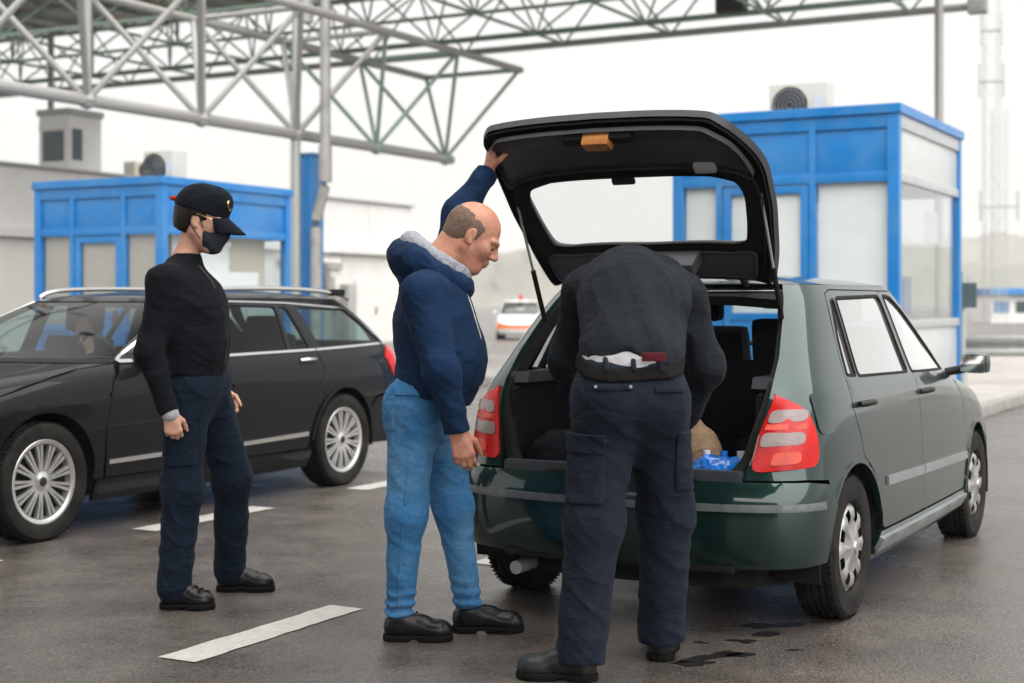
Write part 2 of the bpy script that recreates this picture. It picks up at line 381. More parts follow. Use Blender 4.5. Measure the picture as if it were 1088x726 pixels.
# hills far behind
def hill(name, pts, dist_j, seed):
    """pts: (world x, world y, crest height)"""
    r = np.random.default_rng(seed); P = catmull(pts, 14); V = []; F = []; rows = 7
    for i, (x, y, h) in enumerate(P):
        d = np.array([x, y]); u = d / np.linalg.norm(d); hh = h * (1 + r.normal(0, .03))
        for k in range(rows):
            a = k / (rows - 1); q = d - u * (1 - a) * 140 * (1 if k < rows - 1 else 1)
            V.append((q[0] + r.normal(0, 2), q[1] + r.normal(0, 2), hh * (math.sin(a * PI / 2) ** 1.2) - 1 + (r.normal(0, .8) if 0 < k else 0)))
        V.append((d[0] + u[0] * 160, d[1] + u[1] * 160, -1))
    n = rows + 1
    for i in range(len(P) - 1):
        for k in range(n - 1): F.append((i * n + k, (i + 1) * n + k, (i + 1) * n + k + 1, i * n + k + 1))
    o = link(name, mesh_data(name, V, F, M_HILL, True)); tag(o, kind='structure'); return o
def polar(ang, d, h): # angle to the right of the camera axis in degrees
    l, dd = d * math.sin(math.radians(ang)), d * math.cos(math.radians(ang)); x, y = cam_ground(l, dd); return (x, y, h)
hill('hill', [polar(-40, 950, 34), polar(-22, 900, 30), polar(-10, 850, 22), polar(-5, 850, 24), polar(-1, 850, 30), polar(3, 850, 33), polar(8, 900, 30), polar(14, 900, 26), polar(19, 900, 24), polar(28, 950, 32), polar(45, 1000, 40)], 0, 5)
hill('hill', [polar(6, 1300, 26), polar(12, 1250, 45), polar(17, 1200, 54), polar(22, 1200, 50), polar(35, 1300, 62)], 0, 9)

# ================================================================== canopy: main roof and projecting girder
cyl = MB().tube((0, 0, 0), (0, 0, 1), 1.0, n=10).build('tmp', M_STEEL, None, True)
CYL = {}
for m_ in (M_STEEL, M_STEELG, M_GALV):
    me = cyl.data.copy(); me.materials.clear(); me.materials.append(m_); me.name = 'tube_' + m_.name; CYL[m_.name] = me
bpy.data.objects.remove(cyl)
def strut(name, a, b, r, m_, parent):
    a = Vector(a); b = Vector(b); d = b - a
    o = link(name, CYL[m_.name], parent, a - parent.location); o.rotation_euler = d.to_track_quat('Z', 'Y').to_euler(); o.scale = (r, r, d.length); return o

can = empty('steel_canopy', (-20, 30, 0), 0, 'large flat canopy roof on a steel space frame across the top', 'canopy')
RX0, RX1, RY0, RY1, ZL, ZU = -36.5, -6.0, 22.0, 30.0, 7.05, 8.55
nx, ny = 12, 3; sx = (RX1 - RX0) / nx; sy = (RY1 - RY0) / ny
MB().box((0.2 + (RX0 + RX1) / 2 + 20 - .2, (RY0 + RY1) / 2 - 30, ZU + 0.16), (RX1 - RX0 + .4, RY1 - RY0 + .3, 0.10)).build('roof_deck', M_DECK, can)
for (xa, xb, ya, yb_) in ((-14, 5.5, -13.0, 0.9),):      # unseen deck added behind the camera to darken the car reflections
    MB().box(((xa + xb) / 2 + 20, (ya + yb_) / 2 - 30, ZU + 0.16), (xb - xa, yb_ - ya, 0.10)).build('roof_deck', M_DECK, can)
me_rib = None
for i in range(26):
    x = RX0 + (RX1 - RX0) * (i + .5) / 26
    if me_rib is None: o = MB().box((0, 0, 0), (0.10, RY1 - RY0, 0.09)).build('deck_rib', M_DECK, can); me_rib = o.data; o.location = (x + 20, (RY0 + RY1) / 2 - 30, ZU + 0.06)
    else: link('deck_rib', me_rib, can, (x + 20, (RY0 + RY1) / 2 - 30, ZU + 0.06))
for j in range(ny + 1):
    y = RY0 + j * sy; strut('upper_chord', (RX0, y, ZU), (RX1, y, ZU), .038 if j < ny else .06, M_STEELG, can)
for j in range(ny):
    y = RY0 + (j + .5) * sy; strut('lower_chord', (RX0 + sx / 2, y, ZL), (RX1 - sx / 2, y, ZL), .038, M_STEELG, can)
strut('edge_beam', (RX0, RY1, ZL), (RX1, RY1, ZL), .075, M_STEEL, can)
strut('edge_beam', (RX0, RY1 + .05, ZL + .32), (RX1, RY1 + .05, ZL + .32), .05, M_STEELG, can)
for i in range(nx + 1):
    x = RX0 + i * sx; strut('upper_chord', (x, RY0, ZU), (x, RY1, ZU), .034, M_STEELG, can)
for i in range(nx):
    x = RX0 + (i + .5) * sx; strut('lower_chord', (x, RY0 + sy / 2, ZL), (x, RY1, ZL), .034, M_STEELG, can)
    for j in range(ny):
        c = (x, RY0 + (j + .5) * sy, ZL)
        for dx in (-.5, .5):
            for dy in (-.5, .5): strut('diagonal', c, (x + dx * sx, RY0 + (j + .5 + dy) * sy, ZU), .024, M_STEELG, can)
    strut('diagonal', (x, RY1, ZL), (x - sx / 2, RY1, ZU), .024, M_STEELG, can); strut('diagonal', (x, RY1, ZL), (x + sx / 2, RY1, ZU), .024, M_STEELG, can)
for x, y in ((-6.62, 29.6), (-30, 29.6), (-30, 19)):
    strut('post', (x, y, 0), (x, y, ZU), .085, M_STEEL, can)
# loudspeaker-like boxes hung under the canopy edge
for (x, y) in ((-10.95, 29.9),):
    MB().box((x + 20, y - 30, ZL + 0.62), (0.62, 0.35, 0.62), 0.03).build('hung_box', M_BLACKP, can, True)
MB().box((-5.95 + 20, -0.1, ZL - .02), (0.35, 0.3, 0.28), 0.03).build('edge_lamp', M_STEEL, can, True)

gir = empty('truss_girder', (-16, 21.6, 0), 0, 'grey triangular tube girder on a pale column behind the left booth', 'girder')
LN = [26.7 - 2.55 * i for i in range(8)]; UN = [27.97 - 2.55 * i for i in range(9)]
GX, GZ, UX1, UX2, UZ = -16.0, 4.27, -14.95, -17.25, 6.2
strut('lower_chord', (GX, LN[0] + .25, GZ), (GX, LN[-1] - 2, GZ), .095, M_STEEL, gir)
for ux in (UX1, UX2): strut('upper_chord', (ux, UN[0] + .08, UZ), (ux, UN[-1] - 2, UZ), .07, M_STEEL, gir)
for i, y in enumerate(UN):
    strut('cross_member', (UX1, y, UZ), (UX2, y, UZ), .05, M_STEEL if i > 1 else M_STEELG, gir)
for i, y in enumerate(LN):
    mm = M_STEEL if i > 1 else M_STEELG
    for ux in (UX1, UX2):
        for uy in (UN[i], UN[i + 1]): strut('diagonal', (GX, y, GZ), (ux, uy, UZ), (.050 if i > 1 else .040), mm, gir)
    if i > 1: strut('hanger', (GX, y, GZ), (GX, y, UZ + 1.6), .068, M_STEEL, gir)
    o = MB().lathe([(0, -.14), (.10, -.10), (.14, 0), (.10, .10), (0, .14)], 12, 'z').build('node_ball', mm, gir, True); o.location = (0, y - 21.6, GZ)
strut('column', (GX, 21.6, 0), (GX, 21.6, 8.5), .075, M_GALV, gir)
strut('brace_tube', (GX + .28, 21.5, 6.2), (GX + .28, 21.5, 8.6), .13, M_STEEL, gir)

# blue column box with the rain pipe in front of it
bc = empty('blue_column', (-15.95, 21.95, 0), 0, 'tall blue box column at the right end of the left booth', 'column')
MB().box((0, 0, 1.95), (0.34, 0.34, 3.9), 0.02).build('shaft', M_BLUE, bc, True)
MB().box((0, 0, 3.93), (0.38, 0.38, 0.06), 0.01).build('cap_plate', M_BLUEF, bc)
MB().box((-.0, -.0, .1), (0.5, 0.5, 0.2), 0.03).build('footing', M_CONC, bc)
dp = empty('drain_pipe', (-15.45, 21.7, 0), 0, 'grey rain pipe with a bent foot beside the blue column', 'pipe')
MB().path([(0, 0, 8.5), (0, 0, 4.2), (0, 0, 3.45), (-.012, 0, 3.34), (-.05, 0, 3.2), (-.15, 0, 2.9), (-.19, 0, 2.76), (-.20, 0, 2.62), (-.20, 0, .1)], .095, 14).build('downpipe', M_STEEL, dp, True)
MB().tube((0, 0, 3.42), (0, 0, 4.05), .118, n=14).build('sleeve', M_STEEL, dp, True)

# ================================================================== booths
def booth(name, x0, x1, y0, y1, z0, z1, label, sides, frame, upper, roofmat, ztr, fw=.12, zs=.95):
    """sides: dict of 'y0','x1','y1','x0' -> list of (width share, kind); ztr = transom height"""
    t = empty(name, ((x0 + x1) / 2, y0, z0), 0, label, 'booth'); o = Vector(((x0 + x1) / 2, y0, z0)); H = z1 - z0; T = ztr - z0
    MB().box((0, (y1 - y0) / 2, .06), (x1 - x0 - .04, y1 - y0 - .04, .12)).build('plinth', M_GREY, t)
    MB().box((0, (y1 - y0) / 2, H - .05), (x1 - x0 + .05, y1 - y0 + .05, .10), .012).build('roof', roofmat, t)
    MB().box((0, (y1 - y0) / 2, H - .13), (x1 - x0 - 2 * fw, y1 - y0 - 2 * fw, .03)).build('ceiling', M_INTW, t)
    for x in (x0, x1):
        for y in (y0, y1):
            cx = x - o.x + (fw / 2 if x == x0 else -fw / 2); cy = y - o.y + (fw / 2 if y == y0 else -fw / 2)
            MB().box((cx, cy, H / 2), (fw, fw, H - .11), .012).build('corner_post', frame, t, True)
    for sd, bays in sides.items():
        horiz = sd[0] == 'y'; L0 = (x1 - x0 if horiz else y1 - y0) - 2 * fw
        org = {'y0': Vector((x0 + fw, y0, 0)), 'y1': Vector((x0 + fw, y1, 0)), 'x0': Vector((x0, y0 + fw, 0)), 'x1': Vector((x1, y0 + fw, 0))}[sd]
        nrm = {'y0': Vector((0, -1, 0)), 'y1': Vector((0, 1, 0)), 'x0': Vector((-1, 0, 0)), 'x1': Vector((1, 0, 0))}[sd]
        u = Vector((1, 0, 0)) if horiz else Vector((0, 1, 0)); tot = sum(b[0] for b in bays); a = 0.0; mw = .07
        def blk(nm, s0, s1, za, zb, inset, th, m_, par=None, bev=.006):
            c = org + u * ((s0 + s1) / 2) - nrm * (inset + th / 2) - o; d = (abs(u.x) * (s1 - s0) + abs(nrm.x) * th, abs(u.y) * (s1 - s0) + abs(nrm.y) * th, zb - za)
            return MB().box((c.x, c.y, (za + zb) / 2), d, bev).build(nm, m_, par or t, bev > 0)
        fr = frame if sd in ('y0', 'x0') or frame is upper else M_ALU
        fr = frame if not (sd == 'x1' and name == 'inspection_booth') else frame
        for k, bay in enumerate(bays):
            w = L0 * bay[0] / tot; kind = bay[1]; s0, s1 = a, a + w; a += w
            up_m = bay[2] if len(bay) > 2 else upper; fm = bay[3] if len(bay) > 3 else frame
            if k: blk('mullion', s0 - mw / 2, s0 + mw / 2, .12, H - .10, .01, .09, fm)
            g0, g1 = s0 + (mw / 2 if k else 0), s1 - (mw / 2 if k < len(bays) - 1 else 0)
            blk('transom', g0, g1, T - .05, T + .05, .012, .08, fm)
            blk('head_rail', g0, g1, H - .24, H - .10, .008, .09, fm)
            blk('upper_panel', g0, g1, T + .05, H - .24, .035, .03, up_m)
            zb = zs
            if kind in ('door', 'doorblind'):
                f_ = .085
                blk('door', g0 + .012, g0 + .012 + f_, .13, T - .06, .022, .05, fm); dd = t.children[-1]
                for (p, q, r_, s_) in ((g1 - .012 - f_, g1 - .012, .13, T - .06), (g0 + .012 + f_, g1 - .012 - f_, T - .06 - f_, T - .06), (g0 + .012 + f_, g1 - .012 - f_, .13, .30), (g0 + .012 + f_, g1 - .012 - f_, .98, 1.06)):
                    blk('door_rail', p, q, r_, s_, .022, .05, fm, t)
                blk('door_panel', g0 + .1, g1 - .1, .30, .98, .035, .02, fm, t)
                blk('window_pane', g0 + .1, g1 - .1, 1.06, T - .06 - f_, .045, .008, G_BOOTH, t, 0)
                if kind == 'door': blk('blind', g0 + .11, g1 - .11, 1.06, T - .15, .075, .006, M_WPAPER, t, 0)  # white sheet added to make the door pane show bright
                if kind == 'doorblind': blk('blind', g0 + .11, g1 - .11, 1.06, T - .15, .075, .006, M_BLIND, t, 0)
                MB().box(tuple(org + u * (g1 - .055) + nrm * .03 - o + Vector((0, 0, 1.12))), (.05, .05, .16), .012).build('door_handle', M_BLACKP, t, True)
            else:
                blk('sill_rail', g0, g1, zb - .05, zb + .04, .006, .10, fm)
                blk('lower_panel', g0, g1, .12, zb - .05, .035, .03, up_m)
                blk('window_pane', g0, g1, zb + .04, T - .05, .045, .008, G_BOOTH, t, 0)
                if kind == 'white_backed': blk('blind', g0 + .01, g1 - .01, zb + .04, T - .05, .085, .006, M_WPAPER, t, 0)  # added white sheet, stands in for bright sky behind the pane
                if kind == 'blind': blk('blind', g0 + .01, g1 - .01, zb + .04, T - .05, .085, .006, M_BLIND, t, 0)
    return t

b1 = booth('inspection_booth', -6.33, -3.85, 15.41, 18.42, .13, 3.34, 'tall blue and glass booth behind the raised tailgate', {
    'y0': [(0.42, 'white_backed'), (1.05, 'door'), (0.80, 'white_backed')],
    'x1': [(1.0, 'window', M_GREYP, M_ALU)],
    'y1': [(1, 'window', M_GREYP, M_ALU)], 'x0': [(1, 'window')]}, M_BLUE, M_BLUE, M_BLUE, 2.60)
MB().box((1.24 - .07, 1.75, 2.02), (.004, .62, .34)).build('paper_notice', M_GREYP, b1)
MB().box((1.24 - .30, 1.55, 1.25), (.03, .30, .42)).build('counter_screen', M_BLUEF, b1)
MB().box((1.24 - .5, 1.5, .95), (.7, 2.4, .05), .01).build('counter', M_GREY, b1)
b2 = booth('customs_booth', -14.72, -12.57, 14.23, 16.85, .13, 2.86, 'low bright blue booth behind the black estate car', {
    'y0': [(0.62, 'blind'), (1.0, 'doorblind'), (0.62, 'blind')],
    'x1': [(1.0, 'window')],
    'y1': [(1, 'window')], 'x0': [(1, 'blind'), (1, 'blind')]}, M_BLUE, M_BLUE, M_BLUE, 2.20, fw=.11, zs=.85)
MB().box((.80, 1.05, 1.62), (.012, 1.1, .86)).build('white_screen', M_WPAPER, b2)
MB().box((.80, 2.02, 1.62), (.012, .72, .86)).build('beige_screen', M_BEIGE, b2)
MB().box((.835, 1.42, 1.46), (.010, 1.55, .24)).build('notice_strip', M_WPAPER, b2)
def ac_unit(loc, w, d, h, rz, label, fan=True):
    t = empty('air_conditioner', loc, rz, label, 'air conditioner')
    MB().box((0, 0, h / 2 + .04), (w, d, h), .02).build('casing', M_ACW, t, True)
    for sx_ in (-1, 1): MB().box((sx_ * w * .32, 0, .02), (.06, d * 1.1, .04), .005).build('foot', M_STEEL, t)
    r = h * .40
    g = MB().lathe([(0, 0), (r * .3, .0), (r * .95, -.004), (r, .012), (r * 1.06, .012), (r * 1.08, 0)], 28, 'y', (-w * .14, -d / 2 - .012, h / 2 + .04)).build('fan_opening', M_BLACKP, t, True)
    gr = MB()
    for k in range(1, 5): gr.path([(-w * .14 + r * k / 4.5 * math.cos(a), -d / 2 - .022, h / 2 + .04 + r * k / 4.5 * math.sin(a)) for a in np.linspace(0, 2 * PI, 28, endpoint=False)], .004, 5, True)
    gr.build('fan_grille', M_STEEL, t)
    MB().box((w * .36, -d / 2 - .004, h * .62), (w * .16, .006, h * .3)).build('badge_plate', M_GREYP, t)
    return t
ac_unit((-5.5, 17.4, 3.345), .70, .30, .50, .02, 'cream air conditioner on the roof of the tall right booth')
ac_unit((-14.25, 16.2, 2.865), .52, .30, .50, .0, 'cream air conditioner on the roof of the low left booth')

# ================================================================== long white building
wb = empty('white_building', (-28, 24, 0), 0, 'long low white building behind the left booth', 'building')
Y0, Y1 = 2.0, 44.4
MB().box((-4, (Y0 + Y1) / 2 - 24, 1.44), (8, Y1 - Y0, 2.88)).build('wall', M_WHITEW, wb)
MB().box((-4, (Y0 + Y1) / 2 - 24, 3.0), (8.5, Y1 - Y0 + .4, .20), .02).build('ledge', M_CLAD, wb)
MB().box((-4.1, (Y0 + Y1) / 2 - 24, 3.86), (8.1, Y1 - Y0 - .1, 1.52)).build('upper_wall', M_GREY, wb)
mp_ = None; npan = 16; pw = (Y1 - Y0) / npan
for i in range(npan):
    c = (.0, Y0 + (i + .5) * pw - 24, 3.865)
    if mp_ is None: o = MB().box((0, 0, 0), (.08, pw - .03, 1.50), .01).build('cladding_panel', M_CLAD, wb); mp_ = o.data; o.location = c
    else: link('cladding_panel', mp_, wb, c)
MB().box((-4, (Y0 + Y1) / 2 - 24, 4.66), (8.3, Y1 - Y0 + .1, .07), .01).build('coping', M_GREY, wb)
for (ya, w, h, m_) in ((36.2, 1.7, 2.35, M_CLAD), (39.4, .75, 2.15, M_GREY), (41.6, 1.3, 2.1, M_CLAD)):
    MB().box((.03, ya - 24, h / 2), (.07, w, h), .01).build('door', m_, wb)
    MB().box((.08, ya - 24 + w * .4, 1.05), (.05, .04, .25), .01).build('door_handle', M_BLACKP, wb)
MB().box((.35, 38.0 - 24, 2.62), (.7, 2.4, .12), .02).build('porch_roof', M_WHITEW, wb)
MB().box((.06, 39.6 - 24, 2.55), (.1, 1.1, .34), .02).build('wall_lamp_box', M_GREY, wb)
MB().prism([(38.95 - 24, 2.45), (39.3 - 24, 2.45), (39.45 - 24, 1.2), (39.35 - 24, 1.2)], .1, .2, 'x').build('bracket', M_STEEL, wb)
MB().box((.45, 39.95 - 24, .95), (.35, .45, 1.9), .02).build('service_cabinet', M_GREY, wb, True)
for ya in (7.0, 11.5): MB().box((.12, ya - 24, 2.35), (.35, .75, .5), .02).build('wall_unit', M_GREY, wb, True)
rb = empty('rooftop_cabin', (-28.7, 29.0, 4.70), 0, 'white cabin with dark windows standing on the white building roof', 'cabin')
MB().box((0, 0, .72), (1.05, 1.15, 1.44), .02).build('wall', M_CLAD, rb)
MB().box((0, 0, 1.49), (1.15, 1.25, .16), .02).build('roof', M_GREY, rb)
MB().box((-.02, -.585, .62), (.72, .02, .78), .01).build('window', M_DKWIN, rb)
MB().box((.535, -.30, .66), (.02, .34, .80), .01).build('window', M_DKWIN, rb)
MB().box((0, -.60, 1.10), (1.0, .05, .10), .01).build('window_head', M_WHITEW, rb)
ac_unit((-29.0, 32.0, 4.70), 1.0, .4, .45, PI / 2, 'small grey unit on the white building roof behind the booth')
for (x, y, h, lab) in ((-29.2, 24.5, 3.2, 'thin antenna pole on the white building roof, leftmost'), (-27.0, 36.2, 9.2, 'thin grey lighting pole rising behind the low blue booth')):
    p = empty('thin_pole', (x, y, 4.70 if h < 5 else 0), 0, lab, 'pole')
    MB().tube((0, 0, 0), (0, 0, h), .035, .03, 8).build('shaft', M_GALV, p, True); MB().tube((0, 0, 0), (0, 0, .06), .09, n=10).build('base_plate', M_STEEL, p)

# ================================================================== right-hand background
gr = empty('guardrail', (-4.2, 22.7, .13), 0, 'galvanised guardrail across the pavement at the right edge', 'guardrail')
ru = Vector((.86, .51, 0)).normalized(); rn = Vector((-ru.y, ru.x, 0))
prof = [(0, -.155), (.03, -.12), (.03, -.075), (-.03, -.03), (-.03, .03), (.03, .075), (.03, .12), (0, .155)]
V = []; F = []
for k, s_ in enumerate((-1.0, 9.0)):
    for a, b in prof:
        q = ru * s_ - rn * a; V.append((q.x, q.y, .55 + b))
for i in range(len(prof) - 1): F.append((i, i + 1, len(prof) + i + 1, len(prof) + i))
o = link('beam', mesh_data('beam', V, F, M_GALV, True, 40), gr); md = o.modifiers.new('thick', 'SOLIDIFY'); md.thickness = .006
for i in range(6):
    q = ru * (-.5 + 1.6 * i) + rn * .09
    MB().box((q.x, q.y, .36), (.07, .10, .74), .006, rz=math.atan2(ru.y, ru.x)).build('post', M_GALV, gr)
sp = empty('sign_pole', (-4.62, 22.2, .13), 0, 'grey pole with a dark board beside the tall booth', 'sign')
MB().tube((0, 0, 0), (0, 0, 1.62), .032, n=10).build('pole', M_GALV, sp, True)
MB().box((.0, -.05, 1.28), (.40, .03, .36), .008, rz=YAW).build('board', M_DKWIN, sp)
st = empty('roadside_station', (-16.5, 104.8, 0), YAW, 'white and blue low building behind the guardrail', 'building')
MB().box((0, 2, 1.1), (7.2, 4, 2.2)).build('wall', M_WHITEW, st)
MB().box((0, 1.7, 2.09), (7.5, 4.6, .42), .03).build('fascia', M_BLUE, st)
for i in range(5):
    MB().box((-2.9 + i * 1.45, -.02, 1.05), (1.0, .06, .75), .02).build('window', M_DKWIN if i % 3 else M_BLUEF, st)
def mast(l, d, h, label, arms):
    x, y = cam_ground(l, d); t = empty('lattice_mast', (x, y, 0), 0.4, label, 'mast', 'lattice masts at the right edge'); w = .32
    for a, b in ((-w, -w), (w, -w), (w, w), (-w, w)):
        o = link('leg', CYL[M_GALV.name], t, (a, b, 0)); o.scale = (.018, .018, h)
    k = 0; z = .5
    br = MB()
    while z < h - 1:
        for q in range(4):
            c = [(-w, -w), (w, -w), (w, w), (-w, w)]; p0 = c[q]; p1 = c[(q + 1) % 4]
            br.tube((p0[0], p0[1], z), (p1[0], p1[1], z + .9), .009, n=5)
        z += .9
    tag(br.build('bracing', M_GALV, t), kind='stuff')
    for za, hw in arms:
        MB().box((0, 0, za), (hw * 2, .25, .10), .01).build('platform', M_GALV, t)
        for sx_ in (-1, 1): MB().box((sx_ * hw * .95, 0, za + .05), (.10, .12, 1.5), .02).build('aerial', M_GALV, t)
mast(21.6, 68, 15.2, 'pale lattice mast with two aerial platforms, left of the pair', ((11.3, .55), (13.6, .45)))
mast(24.2, 75, 11.0, 'pale lattice mast with one wide aerial platform, right of the pair', ((6.1, .95),))

tb_ = empty('unseen_building', (-4, -17, 0), 0, 'unseen grey building added behind the camera for the car reflections', 'building')  # added out of view so the car paint mirrors something dark
M_UNSEEN = mat('unseen_facade', (0.16, 0.15, 0.14), .8, var=.1, vscale=1.0)
MB().box((0, -3, 3.6), (46, 6, 7.2)).build('wall', M_UNSEEN, tb_)
MB().box((0, -3, 7.3), (46.6, 6.6, .25), .03).build('roof_edge', M_GREY, tb_)
mw_ = None
for i in range(14):
    for z in (1.6, 4.9):
        c = (-20.8 + i * 3.2, .03, z)
        if mw_ is None: o = MB().box((0, 0, 0), (1.9, .08, 1.5), .02).build('window', M_DKWIN, tb_); mw_ = o.data; o.location = c
        else: link('window', mw_, tb_, c)

# ================================================================== air
M_HAZE = bpy.data.materials.new('haze_air'); M_HAZE.use_nodes = True; nt = M_HAZE.node_tree; nt.nodes.clear()
pv = nd(nt, 'ShaderNodeVolumePrincipled'); pv.inputs['Color'].default_value = (.97, .97, .97, 1); pv.inputs['Density'].default_value = 0.0005; pv.inputs['Anisotropy'].default_value = 0.1
ho_ = nd(nt, 'ShaderNodeOutputMaterial'); nt.links.new(pv.outputs[0], ho_.inputs['Volume'])
hz = MB().box((0, 0, 44), (3500, 3500, 90)).build('haze', M_HAZE); tag(hz, kind='stuff')
# ================================================================== car kit
def car_paint(name, base, flake, dust=0.05, coat_ior=1.5, metal=0.6, rough=0.35, coat=1.0):
    m = mat(name, base, rough, metal=metal, var=0.10, vscale=220, coat=coat, coat_rough=0.02, dirt=flake, dirt_amt=dust, dirt_scale=2.2)
    b = m.node_tree.nodes['Principled BSDF']; b.inputs['Coat IOR'].default_value = coat_ior; b.inputs['Specular IOR Level'].default_value = 0.1
    return m
M_GREEN = car_paint('dark_green_paint', (0.007, 0.030, 0.027), (0.10, 0.105, 0.10), 0.06, 1.6, 0.5, 0.28, 0.85)
M_BLACKC = car_paint('black_car_paint', (0.006, 0.007, 0.009), (0.02, 0.02, 0.02), 0.0, 1.5, 0.0, 0.5, 0.36); M_BLACKC.node_tree.nodes['Principled BSDF'].inputs['Specular IOR Level'].default_value = 0.08
M_WHITEC = car_paint('white_car_paint', (0.72, 0.72, 0.71), (0.4, 0.4, 0.38), 0.1, 1.5, 0.0)
M_TRIM = mat('grey_bumper_strip', (0.095, 0.105, 0.115), 0.45, var=0.1, vscale=30)
M_SILL = mat('grey_sill', (0.26, 0.28, 0.29), 0.35, metal=0.3, var=0.08, vscale=10, dirt=(0.12, 0.11, 0.10), dirt_amt=0.5, dirt_scale=5)
M_RUB = mat('rubber', (0.012, 0.012, 0.012), 0.7, var=0.2, vscale=25)
M_TYRE = mat('tyre_rubber', (0.012, 0.0115, 0.011), 0.8, var=0.25, vscale=14, bump=0.2, bscale=90, dirt=(0.045, 0.042, 0.038), dirt_amt=0.5, dirt_scale=7)
M_WHEEL = mat('silver_wheel_cover', (0.42, 0.42, 0.41), 0.38, metal=0.65, var=0.1, vscale=16, dirt=(0.12, 0.105, 0.09), dirt_amt=0.55, dirt_scale=9)
M_ALLOY = mat('alloy_wheel', (0.62, 0.62, 0.61), 0.3, metal=0.75, var=0.06, vscale=12, dirt=(0.25, 0.23, 0.2), dirt_amt=0.3, dirt_scale=9)
M_STEELD = mat('dark_brake_steel', (.05, .05, .05), .5, metal=.5)
M_CHROME = mat('chrome', (0.75, 0.75, 0.74), 0.12, metal=1.0, var=0.03, vscale=10)
M_CARPET = mat('boot_carpet', (0.012, 0.012, 0.013), 0.95, var=0.3, vscale=40, bump=0.4, bscale=200)
M_SEAT = mat('seat_fabric', (0.022, 0.024, 0.027), 0.9, var=0.2, vscale=30, bump=0.3, bscale=150)
M_HEADL = mat('grey_headliner', (0.40, 0.41, 0.41), 0.9, var=0.05, vscale=6)
M_INTR = mat('inner_trim_plastic', (0.042, 0.047, 0.055), 0.36, var=0.12, vscale=12, bump=0.15, bscale=260, dirt=(0.06, 0.065, 0.07), dirt_amt=0.35, dirt_scale=5)
M_RED = mat('red_lamp_lens', (0.50, 0.006, 0.005), 0.25, var=0.12, vscale=12, spec=0.4)
M_ORANGE = mat('orange_lamp_lens', (0.60, 0.035, 0.006), 0.25, var=0.25, vscale=16)
M_CLEARL = mat('clear_lamp_lens', (0.25, 0.20, 0.195), 0.22, var=0.12, vscale=40, stretch=(1, 1, 6))
M_BRASS = mat('latch_metal', (0.62, 0.26, 0.075), 0.4, metal=0.5, var=0.2, vscale=40)
G_CAR = glass('car_glass', (0.62, 0.70, 0.69), ior=1.75, dust=0.14, boost=2.0); G_WIND = glass('windscreen_glass', (0.80, 0.86, 0.85), ior=1.45, dust=0.04)
G_HATCH = glass('tailgate_glass', (0.95, 0.96, 0.955), ior=1.35, dust=0.12)
G_DARK = glass('tinted_car_glass', (0.55, 0.66, 0.66), ior=1.25, dust=0.0, boost=.55)

def round_poly(P, r, n=5):
    """round every corner of a closed polygon with radius-like trim r"""
    P = [np.array(p, float) for p in P]; out = []; m = len(P)
    for i in range(m):
        a, b, c = P[i - 1], P[i], P[(i + 1) % m]; u = a - b; v = c - b; lu, lv = np.linalg.norm(u), np.linalg.norm(v)
        t = min(r, .45 * lu, .45 * lv); p0 = b + u / lu * t; p2 = b + v / lv * t
        if np.dot(u, v) / (lu * lv) < -.985: out.append(b); continue
        for k in range(n + 1):
            s = k / n; out.append((1 - s) ** 2 * p0 + 2 * s * (1 - s) * b + s * s * p2)
    return out

def densify(P, step):
    out = []; m = len(P)
    for i in range(m):
        a, b = np.array(P[i], float), np.array(P[(i + 1) % m], float); k = max(1, int(np.linalg.norm(b - a) / step))
        for j in range(k): out.append(a + (b - a) * j / k)
    return out

def inside(poly, q):
    x, y = q[:, 0], q[:, 1]; c = np.zeros(len(q), bool); n = len(poly)
    for i in range(n):
        x1, y1 = poly[i]; x2, y2 = poly[(i + 1) % n]
        if y1 == y2: continue
        k = ((y1 > y) != (y2 > y)) & (x < (x2 - x1) * (y - y1) / (y2 - y1) + x1); c ^= k
    return c

def arc(cx, cz, r, a0, a1, n=16): return [(cx + r * math.cos(math.radians(a)), cz + r * math.sin(math.radians(a))) for a in np.linspace(a0, a1, n)]

